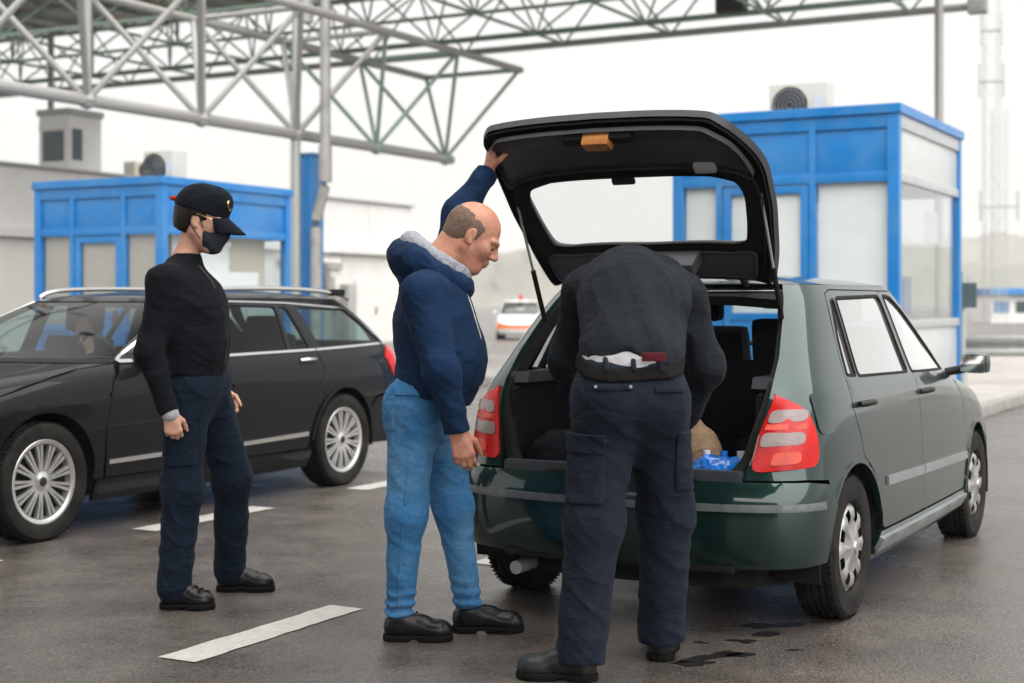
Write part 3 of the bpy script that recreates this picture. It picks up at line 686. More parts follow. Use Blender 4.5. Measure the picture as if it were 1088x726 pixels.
class CarMap:
    """car skin as a map (s, z) -> xyz: s runs round the plan outline from the rear centre past the right side to the front centre"""
    def __init__(s, outline, W, wz, yr, yf, B):
        s.P = catmull(outline, 14); s.W = W; s.B = B; d = np.linalg.norm(np.diff(s.P, axis=0), axis=1)
        s.S = np.concatenate([[0], np.cumsum(d)]); s.T = s.S[-1]; s.wz, s.yr, s.yf = pchip(*zip(*wz)), pchip(*zip(*yr)), pchip(*zip(*yf))
        s.Y0, s.Y1 = s.P[0, 1], s.P[-1, 1]; s.zf = lambda z: z
        s.irear = int(np.argmax(s.P[:, 0] >= .985 * s.P[:, 0].max()))
        s.ifront = len(s.P) - 1 - int(np.argmax(s.P[::-1, 0] >= .985 * s.P[:, 0].max()))
    def pos(s, ss, z):
        ss = np.asarray(ss, float); z = np.asarray(z, float); sg = np.where(ss < 0, -1., 1.); a = np.abs(ss)
        sg = np.where(a > s.T, -sg, sg); a = np.where(a > s.T, 2 * s.T - a, a)
        x = np.interp(a, s.S, s.P[:, 0]); y = np.interp(a, s.S, s.P[:, 1]); w = s.wz(z) / s.W
        yy = np.where(y < s.B, s.B + (y - s.B) * (s.yr(z) - s.B) / (s.Y0 - s.B), s.B + (y - s.B) * (s.yf(z) - s.B) / (s.Y1 - s.B))
        return np.stack([sg * x * w, yy, s.zf(z)], -1)
    def nrm(s, ss, z):
        e = .012; a = s.pos(ss + e, z) - s.pos(ss - e, z); b = s.pos(ss, z + e) - s.pos(ss, z - e); n = np.cross(a, b)
        return n / np.maximum(np.linalg.norm(n, axis=-1, keepdims=True), 1e-9)
    def conv(s, p):
        """('y', y, z) side point, ('x', x, z) rear point, ('f', x, z) front point -> (s, z)"""
        k, a, z = p
        if k == 's': return (a, z)
        if k == 'y':
            e, o = (s.yr, s.Y0) if a < s.B else (s.yf, s.Y1)
            yc = s.B + (a - s.B) * (o - s.B) / (float(e(z)) - s.B); i0, i1 = 0, len(s.P); return (float(np.interp(yc, s.P[:, 1], s.S)), z)
        xc = abs(a) * s.W / float(s.wz(z))
        if k == 'x': v = float(np.interp(xc, s.P[:s.irear, 0], s.S[:s.irear])); return (v if a >= 0 else -v, z)
        v = float(np.interp(xc, s.P[s.ifront:, 0][::-1], s.S[s.ifront:][::-1])); return (v if a >= 0 else 2 * s.T - v, z)
    def poly(s, pts, r=0.0, step=.05):
        """pts all with one tag are rounded and subdivided in true coordinates, mixed ones in map coordinates"""
        tags = {p[0] for p in pts}
        if len(tags) == 1:
            k = pts[0][0]; q = [(p[1], p[2]) for p in pts]; q = round_poly(q, r) if r else [np.array(a, float) for a in q]; q = densify(q, step)
            return [np.array(s.conv((k, a[0], a[1]))) for a in q]
        out = []; m = len(pts)
        for i in range(m):
            a, b = pts[i], pts[(i + 1) % m]
            if a[0] == b[0]:
                n = max(1, int(math.hypot(a[1] - b[1], a[2] - b[2]) / .12))
                for j in range(n): out.append(s.conv((a[0], a[1] + (b[1] - a[1]) * j / n, a[2] + (b[2] - a[2]) * j / n)))
            else: out.append(s.conv(a))
        q = round_poly(out, r) if r else [np.array(a, float) for a in out]
        return densify(q, step)
    def patch(s, name, polys, m, parent, off=0.0, depth=.012, side=1, sp=.045, post=None, gap=.0022, bulge=0.0, rim=None):
        loops = []
        for li, P in enumerate(polys):
            P = [np.array(p, float) for p in P]
            P = [p for i, p in enumerate(P) if np.linalg.norm(p - P[i - 1]) > 1e-4]
            A = np.array(P); area = .5 * np.sum(A[:, 0] * np.roll(A[:, 1], -1) - np.roll(A[:, 0], -1) * A[:, 1])
            if (area < 0) != (li > 0): A = A[::-1]
            if gap:
                t = np.roll(A, -1, 0) - np.roll(A, 1, 0); t /= np.maximum(np.linalg.norm(t, axis=1, keepdims=True), 1e-9)
                A = A + np.stack([-t[:, 1], t[:, 0]], 1) * gap
            loops.append(A)
        allp = np.vstack(loops); lo, hi = allp.min(0), allp.max(0)
        gx, gz = np.meshgrid(np.arange(lo[0], hi[0], sp), np.arange(lo[1], hi[1], sp)); G = np.stack([gx.ravel(), gz.ravel()], 1)
        ok = inside(loops[0], G)
        for h in loops[1:]: ok &= ~inside(h, G)
        G = G[ok]
        if len(G):
            dmin = np.min(np.linalg.norm(G[:, None] - allp[None], axis=2), axis=1); G = G[dmin > sp * .42]
        pts = np.vstack([allp, G]); edges = []; b = 0
        for A in loops:
            n = len(A); edges += [(b + i, b + (i + 1) % n) for i in range(n)]; b += n
        r = delaunay_2d_cdt([Vector(p) for p in pts], edges, [], 0, 1e-6)
        Q = np.array([tuple(v) for v in r[0]]); T = np.array([tuple(f) for f in r[2]]); C = Q[T].mean(1)
        ok = inside(loops[0], C)
        for h in loops[1:]: ok &= ~inside(h, C)
        T = T[ok]; used = np.zeros(len(Q), bool); used[T.ravel()] = True
        N = s.nrm(Q[:, 0], Q[:, 1]); V = s.pos(Q[:, 0], Q[:, 1]) + N * off
        if bulge:
            dm = np.min(np.linalg.norm(Q[:, None] - allp[None], axis=2), axis=1); V = V + N * (bulge * np.clip(dm / .07, 0, 1) ** .5)[:, None]
        verts = [tuple(v) for v in V]; faces = [tuple(t) for t in T]
        cnt = {}
        for t in T:
            for a, b_ in ((t[0], t[1]), (t[1], t[2]), (t[2], t[0])): cnt[(a, b_)] = 1
        be = [(a, b_) for (a, b_) in cnt if (b_, a) not in cnt]
        if depth:
            vm = {}
            def inner(i, o):
                k = (i, o)
                if k not in vm: vm[k] = len(verts); verts.append(tuple(V[i] - N[i] * o))
                return vm[k]
            for a, b_ in be:
                faces.append((inner(b_, .0), inner(a, .0), inner(a, depth), inner(b_, depth)))
        verts = np.array(verts)
        if side < 0: verts[:, 0] *= -1; faces = [f[::-1] for f in faces]
        if post is not None: verts = post(verts)
        me = mesh_data(name, verts, faces, m, True, 50)
        if rim: me.materials.append(rim); me.polygons.foreach_set('material_index', [0] * len(T) + [1] * (len(faces) - len(T)))
        return link(name, me, parent)
    def roof(s, name, zg, h, m, parent, n=110, rings=12, off=0.0, pw=2.0):
        ss = np.linspace(-s.T, s.T, n, endpoint=False); Lp = s.pos(ss, np.full(n, zg)); N = s.nrm(ss, np.full(n, zg)); Lp = Lp + N * off
        cy = (Lp[:, 1].min() + Lp[:, 1].max()) / 2; V = []; F = []
        for k in range(rings):
            a = 1 - k / rings; q = Lp.copy(); q[:, 0] *= a; q[:, 1] = cy + (Lp[:, 1] - cy) * a; q[:, 2] = s.zf(zg) + h * (1 - a ** pw); V += [tuple(p) for p in q]
        V.append((0, cy, s.zf(zg) + h))
        for k in range(rings - 1):
            for i in range(n): F.append((k * n + i, k * n + (i + 1) % n, (k + 1) * n + (i + 1) % n, (k + 1) * n + i))
        for i in range(n): F.append(((rings - 1) * n + i, (rings - 1) * n + (i + 1) % n, len(V) - 1))
        return link(name, mesh_data(name, V, F, m, True, 60), parent)
    def floor(s, name, z, m, parent, fx=.78, fy=.93):
        n = 60; ss = np.linspace(-s.T, s.T, n, endpoint=False); Lp = s.pos(ss, np.full(n, .3)); cy = Lp[:, 1].mean()
        V = [(p[0] * fx, cy + (p[1] - cy) * fy, z) for p in Lp] + [(p[0] * fx, cy + (p[1] - cy) * fy, z + .08) for p in Lp]
        F = [tuple(range(n)), tuple(range(2 * n - 1, n - 1, -1))] + [(i, n + i, n + (i + 1) % n, (i + 1) % n) for i in range(n)]
        return link(name, mesh_data(name, V, F, m), parent)

def Y(*pts): return [('y', a, z) for a, z in pts]

def tyre_profile(R, w, rim):
    h = w / 2; P = [(rim, -h * .80), (rim + .012, -h * .92), (R - .045, -h * 1.0), (R - .018, -h * .96), (R - .004, -h * .80)]
    for a, b in ((-.52, -.40), (-.06 - .06, -.0), (.0, .12), (.40, .52)):
        pass
    for c in (-.50, -.17, .17, .50):
        P += [(R, h * (c - .07)), (R - .009, h * (c - .055)), (R - .009, h * (c + .055)), (R, h * (c + .07))]
    P += [(R - .004, h * .80), (R - .018, h * .96), (R - .045, h * 1.0), (rim + .012, h * .92), (rim, h * .80)]
    return P

def make_wheel(car, loc, R, w, rim, style, side):
    """axle along x, outer face towards +x*side"""
    t = MB()
    if style == 'cover':      # pressed wheel cover: dished disc with eight trapezoid openings near the edge
        prof = pchip([0, .025, .055, .10, rim * .70, rim * .88, rim * .985], [.030, .030, .020, .012, .018, .010, -.012]); nr = [0.0, .012, .025, .045, .07, rim * .52, rim * .60, rim * .70, rim * .80, rim * .87, rim * .94, rim * .985]; na = 96; V = []; F = []
        for r in nr:
            for i in range(na):
                a = 2 * PI * i / na; ph = (i % 12) / 12.0; rid = .006 * max(0, math.cos(2 * PI * (ph - .5 + .5))) if rim * .3 < r < rim * .9 else 0
                V.append((float(prof(r)) + rid, r * math.cos(a), r * math.sin(a)))
        for k in range(len(nr) - 1):
            for i in range(na):
                hole = (nr[k] >= rim * .60 - 1e-6 and nr[k + 1] <= rim * .87 + 1e-6 and 3 <= (i % 12) <= 7)
                if nr[k] >= rim * .70 - 1e-6 and nr[k + 1] <= rim * .80 + 1e-6: pass
                if not hole: F.append((k * na + i, k * na + (i + 1) % na, (k + 1) * na + (i + 1) % na, (k + 1) * na + i))
        t.add(V, F); t.lathe([(rim * .985, -.012), (rim * 1.03, -.004), (rim * 1.05, -.012), (rim * 1.04, -.03)], 64)
        wheel_m = M_WHEEL
    else:                      # alloy with many slim paired spokes
        t.lathe([(rim * .86, -.03), (rim * .90, .006), (rim * .95, .014), (rim * 1.0, .016), (rim * 1.04, .010), (rim * 1.05, -.01)], 64)
        t.lathe([(0, .004), (.028, .004), (.034, .000), (.060, -.006), (.068, -.02)], 40)
        for k in range(13):
            a = 2 * PI * k / 13
            for da in (-.075, .075):
                pts = []
                for rr, wd, x in ((.055, .009, -.004), (rim * .5, .0065, .002), (rim * .88, .009, .004)):
                    aa = a + da * (1.0 if rr > .06 else 1.3); c, s_ = math.cos(aa), math.sin(aa)
                    pts.append([(x, rr * c - wd * s_, rr * s_ + wd * c), (x, rr * c + wd * s_, rr * s_ - wd * c), (x - .022, rr * c + wd * s_, rr * s_ - wd * c), (x - .022, rr * c - wd * s_, rr * s_ + wd * c)])
                V = [p for q in pts for p in q]; F = [(0, 1, 2, 3), (11, 10, 9, 8)]
                for j in range(2):
                    for q in range(4): F.append((4 * j + q, 4 * j + (q + 1) % 4, 4 * j + 4 + (q + 1) % 4, 4 * j + 4 + q))
                t.add(V, F)
        wheel_m = M_ALLOY
    off = w * .36
    t.v = [((x + off) * side, y, z) for x, y, z in t.v]
    o = t.build('wheel', wheel_m, car, True, 40); o.location = loc
    ty = MB().lathe(tyre_profile(R, w, rim), 72, 'x', closed=True).build('tyre', M_TYRE, o, True, 30)
    tb = MB()   # tread blocks: cross cuts between the grooves
    for i in range(72):
        a = 2 * PI * (i + .5) / 72; c, s_ = math.cos(a), math.sin(a)
        for x0 in (-.36, .36):
            tb.box((x0 * w, (R - .001) * c, (R - .001) * s_), (w * .16, .006, .006), 0, rx=a)
    tag(tb.build('tread_cuts', M_RUB, o), kind='stuff')
    ba = MB().lathe([(0, -.02), (rim * .97, -.02), (rim, -.06), (rim, -w * .5)], 40); ba.v = [((x + off - .012) * side, y, z) for x, y, z in ba.v]
    ba.build('brake_back', M_RUB, o, True)
    if style == 'alloy':
        d = MB().lathe([(.05, -.02), (rim * .58, -.02), (rim * .58, -.03), (.05, -.03)], 40); d.v = [((x + off - .045) * side, y, z) for x, y, z in d.v]; d.build('brake_disc', M_STEELD, o, True)
    hb = MB().lathe([(0, .012), (.022, .010), (.028, .0)], 24); hb.v = [((x + off + (.028 if style == 'cover' else .0)) * side, y, z) for x, y, z in hb.v]; hb.build('hub_cap', M_BLACKP if style != 'cover' else M_WHEEL, o, True)
    return o

def seat(parent, x, y, z, w=.50, mat_=M_SEAT, head=True, lean=.25, back_h=.62):
    s_ = MB().box((x, y + .24, z + .07), (w, .50, .16), .05, rx=.08).build('seat', mat_, parent, True, 60)
    MB().box((x, y - .02 - lean * .24, z + .10 + back_h / 2), (w * .96, .14, back_h), .055, rx=lean).build('backrest', mat_, s_, True, 60)
    if head: MB().box((x, y - .05 - lean * (back_h + .12) * .85, z + .22 + back_h), (w * .52, .10, .20), .045, rx=lean * .6).build('headrest', mat_, s_, True, 60)
    return s_

def door_handle(parent, x, y, z, side, m):
    return MB().path([(side * (x + .002), y - .075, z), (side * (x + .026), y - .06, z + .004), (side * (x + .032), y, z + .006), (side * (x + .026), y + .06, z + .004), (side * (x + .002), y + .075, z)], .013, 8).build('door_handle', m, parent, True, 60)

# ================================================================== the green hatchback
def hatchback(name, loc, rz, label, paint, open_boot, group=None, detail=True):
    car = empty(name, loc, rz, label, 'car', group)
    A = CarMap([(0, -.665), (.25, -.662), (.45, -.648), (.60, -.615), (.70, -.56), (.765, -.47), (.795, -.33), (.812, -.05), (.82, .5), (.822, 1.1), (.818, 1.7), (.805, 2.3), (.78, 2.75), (.72, 3.02), (.60, 3.17), (.35, 3.26), (0, 3.29)],
        .822, [(.15, .735), (.22, .772), (.30, .811), (.40, .820), (.50, .8195), (.62, .8155), (.72, .811), (.82, .804), (.89, .795), (.95, .778), (.99, .762), (1.05, .738), (1.15, .700), (1.25, .662), (1.33, .628), (1.38, .598), (1.42, .56)],
        [(.15, -.52), (.24, -.60), (.32, -.645), (.45, -.665), (.55, -.655), (.61, -.625), (.66, -.605), (.80, -.575), (.93, -.525), (1.05, -.43), (1.15, -.335), (1.25, -.23), (1.33, -.135), (1.38, -.075), (1.42, -.03)],
        [(.15, 3.15), (.28, 3.25), (.45, 3.29), (.60, 3.26), (.70, 3.18), (.77, 3.05), (.82, 2.85), (.87, 2.55), (.92, 2.20), (.96, 2.06), (1.05, 1.93), (1.2, 1.70), (1.33, 1.46), (1.38, 1.35), (1.42, 1.25)], 1.2)
    P = lambda nm, pts, m, r=.0, **k: A.patch(nm, [A.poly(pts, r)], m, k.pop('parent', car), **k)
    ZG = 1.375
    rarch = lambda a0, a1, n=16: Y(*arc(0, .285, .352, a0, a1, n)); farch = lambda a0, a1, n=16: Y(*arc(2.462, .285, .352, a0, a1, n))
    win_r = Y((.20, .985), (.30, 1.318), (1.0, 1.33), (1.0, .972)); win_q = Y((.055, .995), (.165, .988), (.262, 1.312), (.225, 1.306), (.115, 1.14))
    win_f = Y((1.075, .970), (1.075, 1.332), (1.20, 1.325), (1.36, 1.255), (1.62, 1.10), (1.86, .955))
    door_edge = [(.27, 1.352), (.19, 1.335), (.075, 1.13), (.02, .99), (.01, .86), (.08, .74)]
    rd = Y(*door_edge) + Y(*arc(0, .285, .385, 72, 8, 10)) + Y((.43, .315), (1.10, .315), (1.10, .93), (1.04, 1.03), (1.04, 1.352))
    fd = Y((1.10, .315), (2.12, .315), (2.13, .60), (2.10, .80), (1.98, .925), (1.66, 1.115), (1.42, 1.26), (1.24, 1.352), (1.04, 1.352), (1.04, 1.03), (1.10, .93))
    for sd in (1, -1):
        rdo = A.patch('rear_door', [A.poly(rd, .02), A.poly(win_r, .03), A.poly(win_q, .012)], paint, car, side=sd, depth=.02)
        fdo = A.patch('front_door', [A.poly(fd, .02), A.poly(win_f, .03)], paint, car, side=sd, depth=.02)
        for d_, w_, nm in ((rdo, win_r, .03), (rdo, win_q, .012), (fdo, win_f, .03)):
            A.patch('window', [A.poly(w_, nm)], (G_CAR if sd > 0 else G_WIND), d_, off=-.008, depth=0, side=sd, gap=-.001)
            q = A.poly(w_, nm)
            ring = [np.array(q)]; Aq = np.array(q); ar = .5 * np.sum(Aq[:, 0] * np.roll(Aq[:, 1], -1) - np.roll(Aq[:, 0], -1) * Aq[:, 1]); sg = 1 if ar > 0 else -1
            t_ = np.roll(Aq, -1, 0) - np.roll(Aq, 1, 0); t_ /= np.maximum(np.linalg.norm(t_, axis=1, keepdims=True), 1e-9); nn = np.stack([-t_[:, 1], t_[:, 0]], 1) * sg
            A.patch('window_seal', [Aq - nn * .005, Aq + nn * .006], M_RUB, d_, off=.003, depth=.012, side=sd, gap=0)
        sx_ = float(A.pos(*A.conv(('y', .19, .86)))[0])
        for d_, yy in ((rdo, .175), (fdo, 1.235)):
            door_handle(d_, sx_, yy, .872, sd, M_BLACKP)
            yb = (.44, 1.095) if d_ is rdo else (1.105, 2.115); zz = (.522, .508) if d_ is rdo else (.508, .488)
            P('side_moulding', Y((yb[0], zz[0] - .022), (yb[1], zz[1] - .022), (yb[1], zz[1] + .022), (yb[0], zz[0] + .022)), M_SILL, .006, parent=d_, off=.010, depth=.012, side=sd)
        qp = [('x', .535, .61), ('x', .57, .80), ('x', .592, .97), ('x', .585, 1.08), ('x', .545, 1.25), ('x', .495, ZG), ('y', .27, ZG), ('y', .27, 1.352), ('y', .19, 1.335), ('y', .075, 1.13), ('y', .02, .99), ('y', .01, .86), ('y', .08, .74)]
        qp += Y(*arc(0, .285, .385, 72, 62, 3)) + Y(*arc(0, .285, .352, 60, 140, 14)) + [('y', -.33, .60), ('y', -.47, .61)]
        qo = A.patch('rear_quarter_panel', [A.poly(qp, 0)], paint, car, side=sd, depth=.02)
        P('fuel_flap', Y((-.375, .775), (-.215, .775), (-.215, .945), (-.375, .945)), paint, .05, parent=qo, off=.005, depth=.01, side=sd) if sd > 0 else None
        P('side_sill', Y((.36, .175), (2.11, .175), (2.11, .312), (.36, .312)), paint, .01, off=.004, depth=.02, side=sd)
        P('sill_strip', Y((.365, .225), (2.105, .225), (2.105, .290), (.365, .290)), M_SILL, .01, off=.022, depth=.02, side=sd, bulge=.008)
        ff = Y((2.12, .19)) + farch(196 - 0, 8, 18)[0:0] + farch(178, 0, 18) + [('y', 2.95, .30), ('y', 3.0, .60), ('y', 2.80, .80), ('y', 2.45, .855), ('y', 2.14, .885), ('y', 1.99, .925), ('y', 2.10, .80), ('y', 2.13, .60)]
        P('front_wing', ff, paint, 0, side=sd, depth=.02)
        P('arch_lip', rarch(172, 20, 24) + Y(*arc(0, .285, .366, 20, 172, 24)), paint, 0, off=.008, depth=.03, side=sd, gap=0)
        P('arch_lip', farch(178, 5, 24) + Y(*arc(2.462, .285, .366, 5, 178, 24)), paint, 0, off=.008, depth=.03, side=sd, gap=0)
        for yy in (0, 2.462):
            li = MB(); n = 24; V = []; F = []
            for k in range(n + 1):
                a = math.radians(-12 + 204 * k / n)
                for x in (.50, .785): V.append((sd * x, yy + .365 * math.cos(a), .285 + .365 * math.sin(a)))
            for k in range(n): F.append((2 * k, 2 * k + 1, 2 * k + 3, 2 * k + 2))
            V += [(sd * .50, yy, .2)]; F += [(2 * k, 2 * k + 2, len(V) - 1) for k in range(n)]
            li.add(V, F); li.build('wheel_liner', M_RUB, car)
            make_wheel(car, (sd * .705, yy, .293), .293, .182, .183, 'cover', sd)
        MB().box((sd * .675, -.385, .27), (.19, .012, .15), .005, rx=.10).build('mud_flap', M_RUB, car)
        # tail lamp
        tl = [('x', .545, .635), ('x', .575, .80), ('x', .610, .945), ('y', -.46, .935), ('y', -.405, .88), ('y', -.385, .78), ('y', -.40, .66)]
        tlo = P('tail_lamp', tl, M_RED, .05, off=.010, depth=.03, side=sd, bulge=.006)
        ax = lambda z: .535 + .245 * max(0, z - .635) + .012
        for za, zb, m_ in ((.741, .792, M_CLEARL), (.829, .876, M_CLEARL)):
            P('lamp_window', [('x', ax(za), za - .008), ('x', ax(zb), zb), ('x', .722, zb + .004), ('x', .722, za + .004)], m_, .025, parent=tlo, off=.018, depth=.004, side=sd, bulge=.004)
        P('lamp_window', [('x', ax(.797), .797), ('x', ax(.825), .823), ('x', .722, .826), ('x', .722, .802)], M_ORANGE, .008, parent=tlo, off=.0175, depth=.003, side=sd, bulge=.003)
        P('lamp_window', [('x', ax(.66) + .06, .662), ('x', ax(.718) + .06, .718), ('x', .715, .722), ('x', .715, .672)], M_ORANGE, .02, parent=tlo, off=.0175, depth=.003, side=sd, bulge=.003)
        # mirror
        mi = MB(); mi.box((0, 0, 0), (.145, .09, .105), .04); mo = mi.build('door_mirror', paint, car, True, 60); mo.location = (sd * .885, 1.98, .98); mo.rotation_euler = (0, 0, -sd * .12)
        MB().box((0, -.05, 0), (.125, .006, .085), .02).build('mirror_glass', M_CHROME, mo, True)
        MB().path([(-sd * .06, .01, -.03), (-sd * .16, .0, -.05)], .022, 8).build('mirror_arm', M_BLACKP, mo, True)
    roof_o = A.roof('roof', ZG, .060, paint, car)
    A.roof('headliner', ZG - .03, .055, M_HEADL, roof_o, n=80, off=-.03)
    # bumpers
    bp = [('x', -.30, .20), ('x', .30, .20), ('y', -.46, .235), ('y', -.37, .25)]
    full = lambda half: half + [(k, -a, z) for k, a, z in half[::-1]]
    half = [A.conv(p) for p in [('x', .0, .275), ('x', .45, .275), ('y', -.50, .280), ('y', -.36, .285)]] + [A.conv(p) for p in Y(*arc(0, .285, .352, 180, 143, 8))] + [A.conv(p) for p in [('y', -.325, .585), ('y', -.47, .602), ('x', .5, .602), ('x', 0, .602)]]
    loop = [np.array(p) for p in half] + [np.array((-p[0], p[1])) for p in half[::-1][1:-1]]
    bo = A.patch('rear_bumper', [densify(loop, .05)], paint, car, off=.014, depth=.04, sp=.04)
    tr = [A.conv(p) for p in [('x', 0, .487), ('y', -.41, .495)]]; tr2 = [A.conv(p) for p in [('y', -.41, .528), ('x', 0, .520)]]
    A.patch('bumper_strip', [densify([np.array((-tr[1][0], tr[1][1])), np.array(tr[0]), np.array(tr[1]), np.array(tr2[0]), np.array(tr2[1]), np.array((-tr2[0][0], tr2[0][1]))], .05)], M_TRIM, bo, off=.026, depth=.014, sp=.03, bulge=.006)
    MB().box((0, -.585, .268), (1.0, .10, .03), .01).build('lower_lip', M_RUB, bo)
    fl = [A.conv(p) for p in [('y', 2.84, .30), ('y', 2.96, .60), ('f', .5, .66), ('f', 0, .68)]]; T2 = 2 * A.T
    fb = [np.array(p) for p in [A.conv(('y', 2.83, .20))] + fl] + [np.array((T2 - p[0], p[1])) for p in fl[::-1][1:]] + [np.array((T2 - A.conv(('y', 2.83, .20))[0], .20))]
    A.patch('front_bumper', [densify(fb, .05)], paint, car, off=.01, depth=.03)
    bh = [A.conv(p) for p in [('y', 1.99, .928), ('y', 2.14, .888), ('y', 2.45, .858), ('y', 2.80, .803), ('y', 3.0, .61), ('f', .5, .665), ('f', 0, .685)]]
    bn = [np.array(p) for p in bh] + [np.array((T2 - p[0], p[1])) for p in bh[::-1][1:]]
    A.patch('bonnet', [densify(bn, .04)], paint, car, off=0, depth=.02, sp=.03)
    ws = [A.conv(p) for p in [('y', 1.90, .965), ('y', 1.62, 1.135), ('y', 1.37, 1.29), ('y', 1.27, 1.345)]]
    wl = [np.array(p) for p in ws] + [np.array((T2 - p[0], p[1])) for p in ws[::-1]]
    A.patch('windscreen', [densify(wl, .05)], G_WIND, car, off=-.004, depth=0)
    for sd in (1, -1):
        ap = Y((1.985, .925), (1.66, 1.117), (1.42, 1.262), (1.24, 1.354), (.27, 1.354), (.27, ZG), (1.26, ZG), (1.30, 1.345), (1.40, 1.285), (1.65, 1.128), (1.92, .965))
        P('roof_rail', ap, paint, 0, side=sd, depth=.02, gap=.001)
    A.patch('windscreen_frame', [densify([A.conv(('y', 1.27, 1.347)), A.conv(('y', 1.262, ZG)), np.array((T2 - A.conv(('y', 1.262, ZG))[0], ZG)), np.array((T2 - A.conv(('y', 1.27, 1.347))[0], 1.347))], .05)], paint, car, depth=.02)
    A.patch('cowl', [densify([A.conv(('y', 1.985, .928)), A.conv(('y', 1.91, .964)), np.array((T2 - A.conv(('y', 1.91, .964))[0], .964)), np.array((T2 - A.conv(('y', 1.985, .928))[0], .928))], .05)], M_RUB, car, depth=.02)
    A.floor('underbody', .17, M_RUB, car)
    MB().tube((-.45, -.62, .20), (-.45, -.35, .20), .028, n=12).build('exhaust', M_GALV, car, True)
    # tailgate (built closed, then swung up about the hinge)
    HY, HZ = -.085, 1.405; ang = math.radians(-97 if open_boot else 0); ca, sa = math.cos(ang), math.sin(ang)
    def swing(v):
        v = v.copy(); y, z = v[:, 1] - HY, v[:, 2] - HZ; v[:, 1] = HY + y * ca - z * sa; v[:, 2] = HZ + y * sa + z * ca; return v
    hx = [('x', 0, .612), ('x', .485, .618), ('x', .540, .68), ('x', .572, .80), ('x', .602, .955), ('x', .596, 1.08), ('x', .556, 1.25), ('x', .510, 1.352), ('x', .30, 1.368), ('x', 0, 1.372)]
    wx = [('x', 0, .985), ('x', .36, .985), ('x', .475, 1.00), ('x', .500, 1.05), ('x', .478, 1.16), ('x', .452, 1.232), ('x', .38, 1.250), ('x', 0, 1.258)]
    def sym(half): q = [np.array(A.conv(p)) for p in half]; return densify(round_poly(q + [np.array((-p[0], p[1])) for p in q[::-1][1:-1]], .03), .035)
    tg = A.patch('tailgate', [sym(hx), sym(wx)], paint, car, depth=.03, post=swing, gap=.003, rim=M_INTR)
    A.patch('tailgate_glass', [sym(wx)], G_HATCH, tg, off=-.006, depth=0, post=swing, gap=-.006)
    def grow(L, g):
        Aq = np.array(L); ar = .5 * np.sum(Aq[:, 0] * np.roll(Aq[:, 1], -1) - np.roll(Aq[:, 0], -1) * Aq[:, 1]); sg = 1 if ar > 0 else -1
        t_ = np.roll(Aq, -1, 0) - np.roll(Aq, 1, 0); t_ /= np.maximum(np.linalg.norm(t_, axis=1, keepdims=True), 1e-9); return Aq - np.stack([-t_[:, 1], t_[:, 0]], 1) * sg * g
    A.patch('inner_frame', [grow(sym(hx), -.012), grow(sym(wx), -.004)], M_RUB, tg, off=-.030, depth=.012, post=swing, gap=0)
    low = [('x', 0, .640), ('x', .46, .645), ('x', .525, .72), ('x', .552, .86), ('x', .565, .955), ('x', .545, .985), ('x', .50, .966), ('x', .36, .955), ('x', 0, .948)]
    A.patch('inner_trim', [sym(low)], M_INTR, tg, off=-.052, depth=.02, post=swing, gap=0, bulge=-.022)
    hi_ = [('x', 0, .952), ('x', .36, .958), ('x', .50, .968), ('x', .55, .985), ('x', .568, 1.06), ('x', .528, 1.24), ('x', .485, 1.335), ('x', 0, 1.352)]
    A.patch('window_surround', [sym(hi_), grow(sym(wx), -.012)], M_RUB, tg, off=-.046, depth=.012, post=swing, gap=0)
    up_ = [('x', 0, 1.272), ('x', .37, 1.264), ('x', .455, 1.248), ('x', .492, 1.250), ('x', .465, 1.335), ('x', 0, 1.350)]
    A.patch('upper_trim', [sym(up_)], M_INTR, tg, off=-.060, depth=.014, post=swing, gap=0, bulge=-.012)
    for (x, z, dx, dz, dy, m_, nm) in ((0, .672, .30, .055, .030, M_RUB, 'latch_plate'), (0.0, .672, .115, .062, .055, M_BRASS, 'latch'), (0.10, 1.285, .25, .060, .120, M_INTR, 'brake_lamp_housing'), (-.02, 1.0, .10, .03, .02, M_RUB, 'wiper_cover'), (.36, .93, .09, .05, .03, M_GREY, 'pull_cup')):
        p = A.pos(*A.conv(('x', x, z))); n = A.nrm(*[np.array(q) for q in A.conv(('x', x, z))]); c = p - n * (.062 + dy / 2)
        mb = MB().box((0, 0, 0), (dx, dy, dz), .012, rx=math.atan2(n[2], -n[1]) * -1.0 + 0); V = np.array(mb.v) + c; mb.v = [tuple(v) for v in swing(V)]
        mb.build(nm, m_, tg, True)
    if open_boot:
        for sd in (1, -1):
            e = A.pos(*A.conv(('x', .555, 1.02))); e = swing(np.array([[sd * .545, e[1] + .05, e[2]]]))[0]; b_ = (sd * .545, -.16, 1.20)
            mid = tuple((np.array(e) * .45 + np.array(b_) * .55)); s_ = MB().tube(b_, mid, .011, n=10).build('gas_strut', M_RUB, car, True)
            MB().tube(mid, tuple(e), .006, n=8).build('strut_rod', M_GALV, s_, True)
            MB().path([(sd * .35, -.06, 1.372), (sd * .35, -.10, 1.40), (sd * .35, -.17, 1.415)], .016, 8).build('hinge', M_RUB, car, True)
        ro = sym(hx); A.patch('boot_seal', [grow(ro, .004), grow(ro, -.030)], M_RUB, car, off=-.020, depth=.05, gap=0)
        A.patch('boot_gutter', [grow(ro, .030), grow(ro, -.012)], paint, car, off=-.030, depth=.03, gap=0)
        # boot tub
        V = MB()
        V.box((0, -.10, .47), (1.02, .96, .03), .01).build('boot_floor', M_CARPET, car)
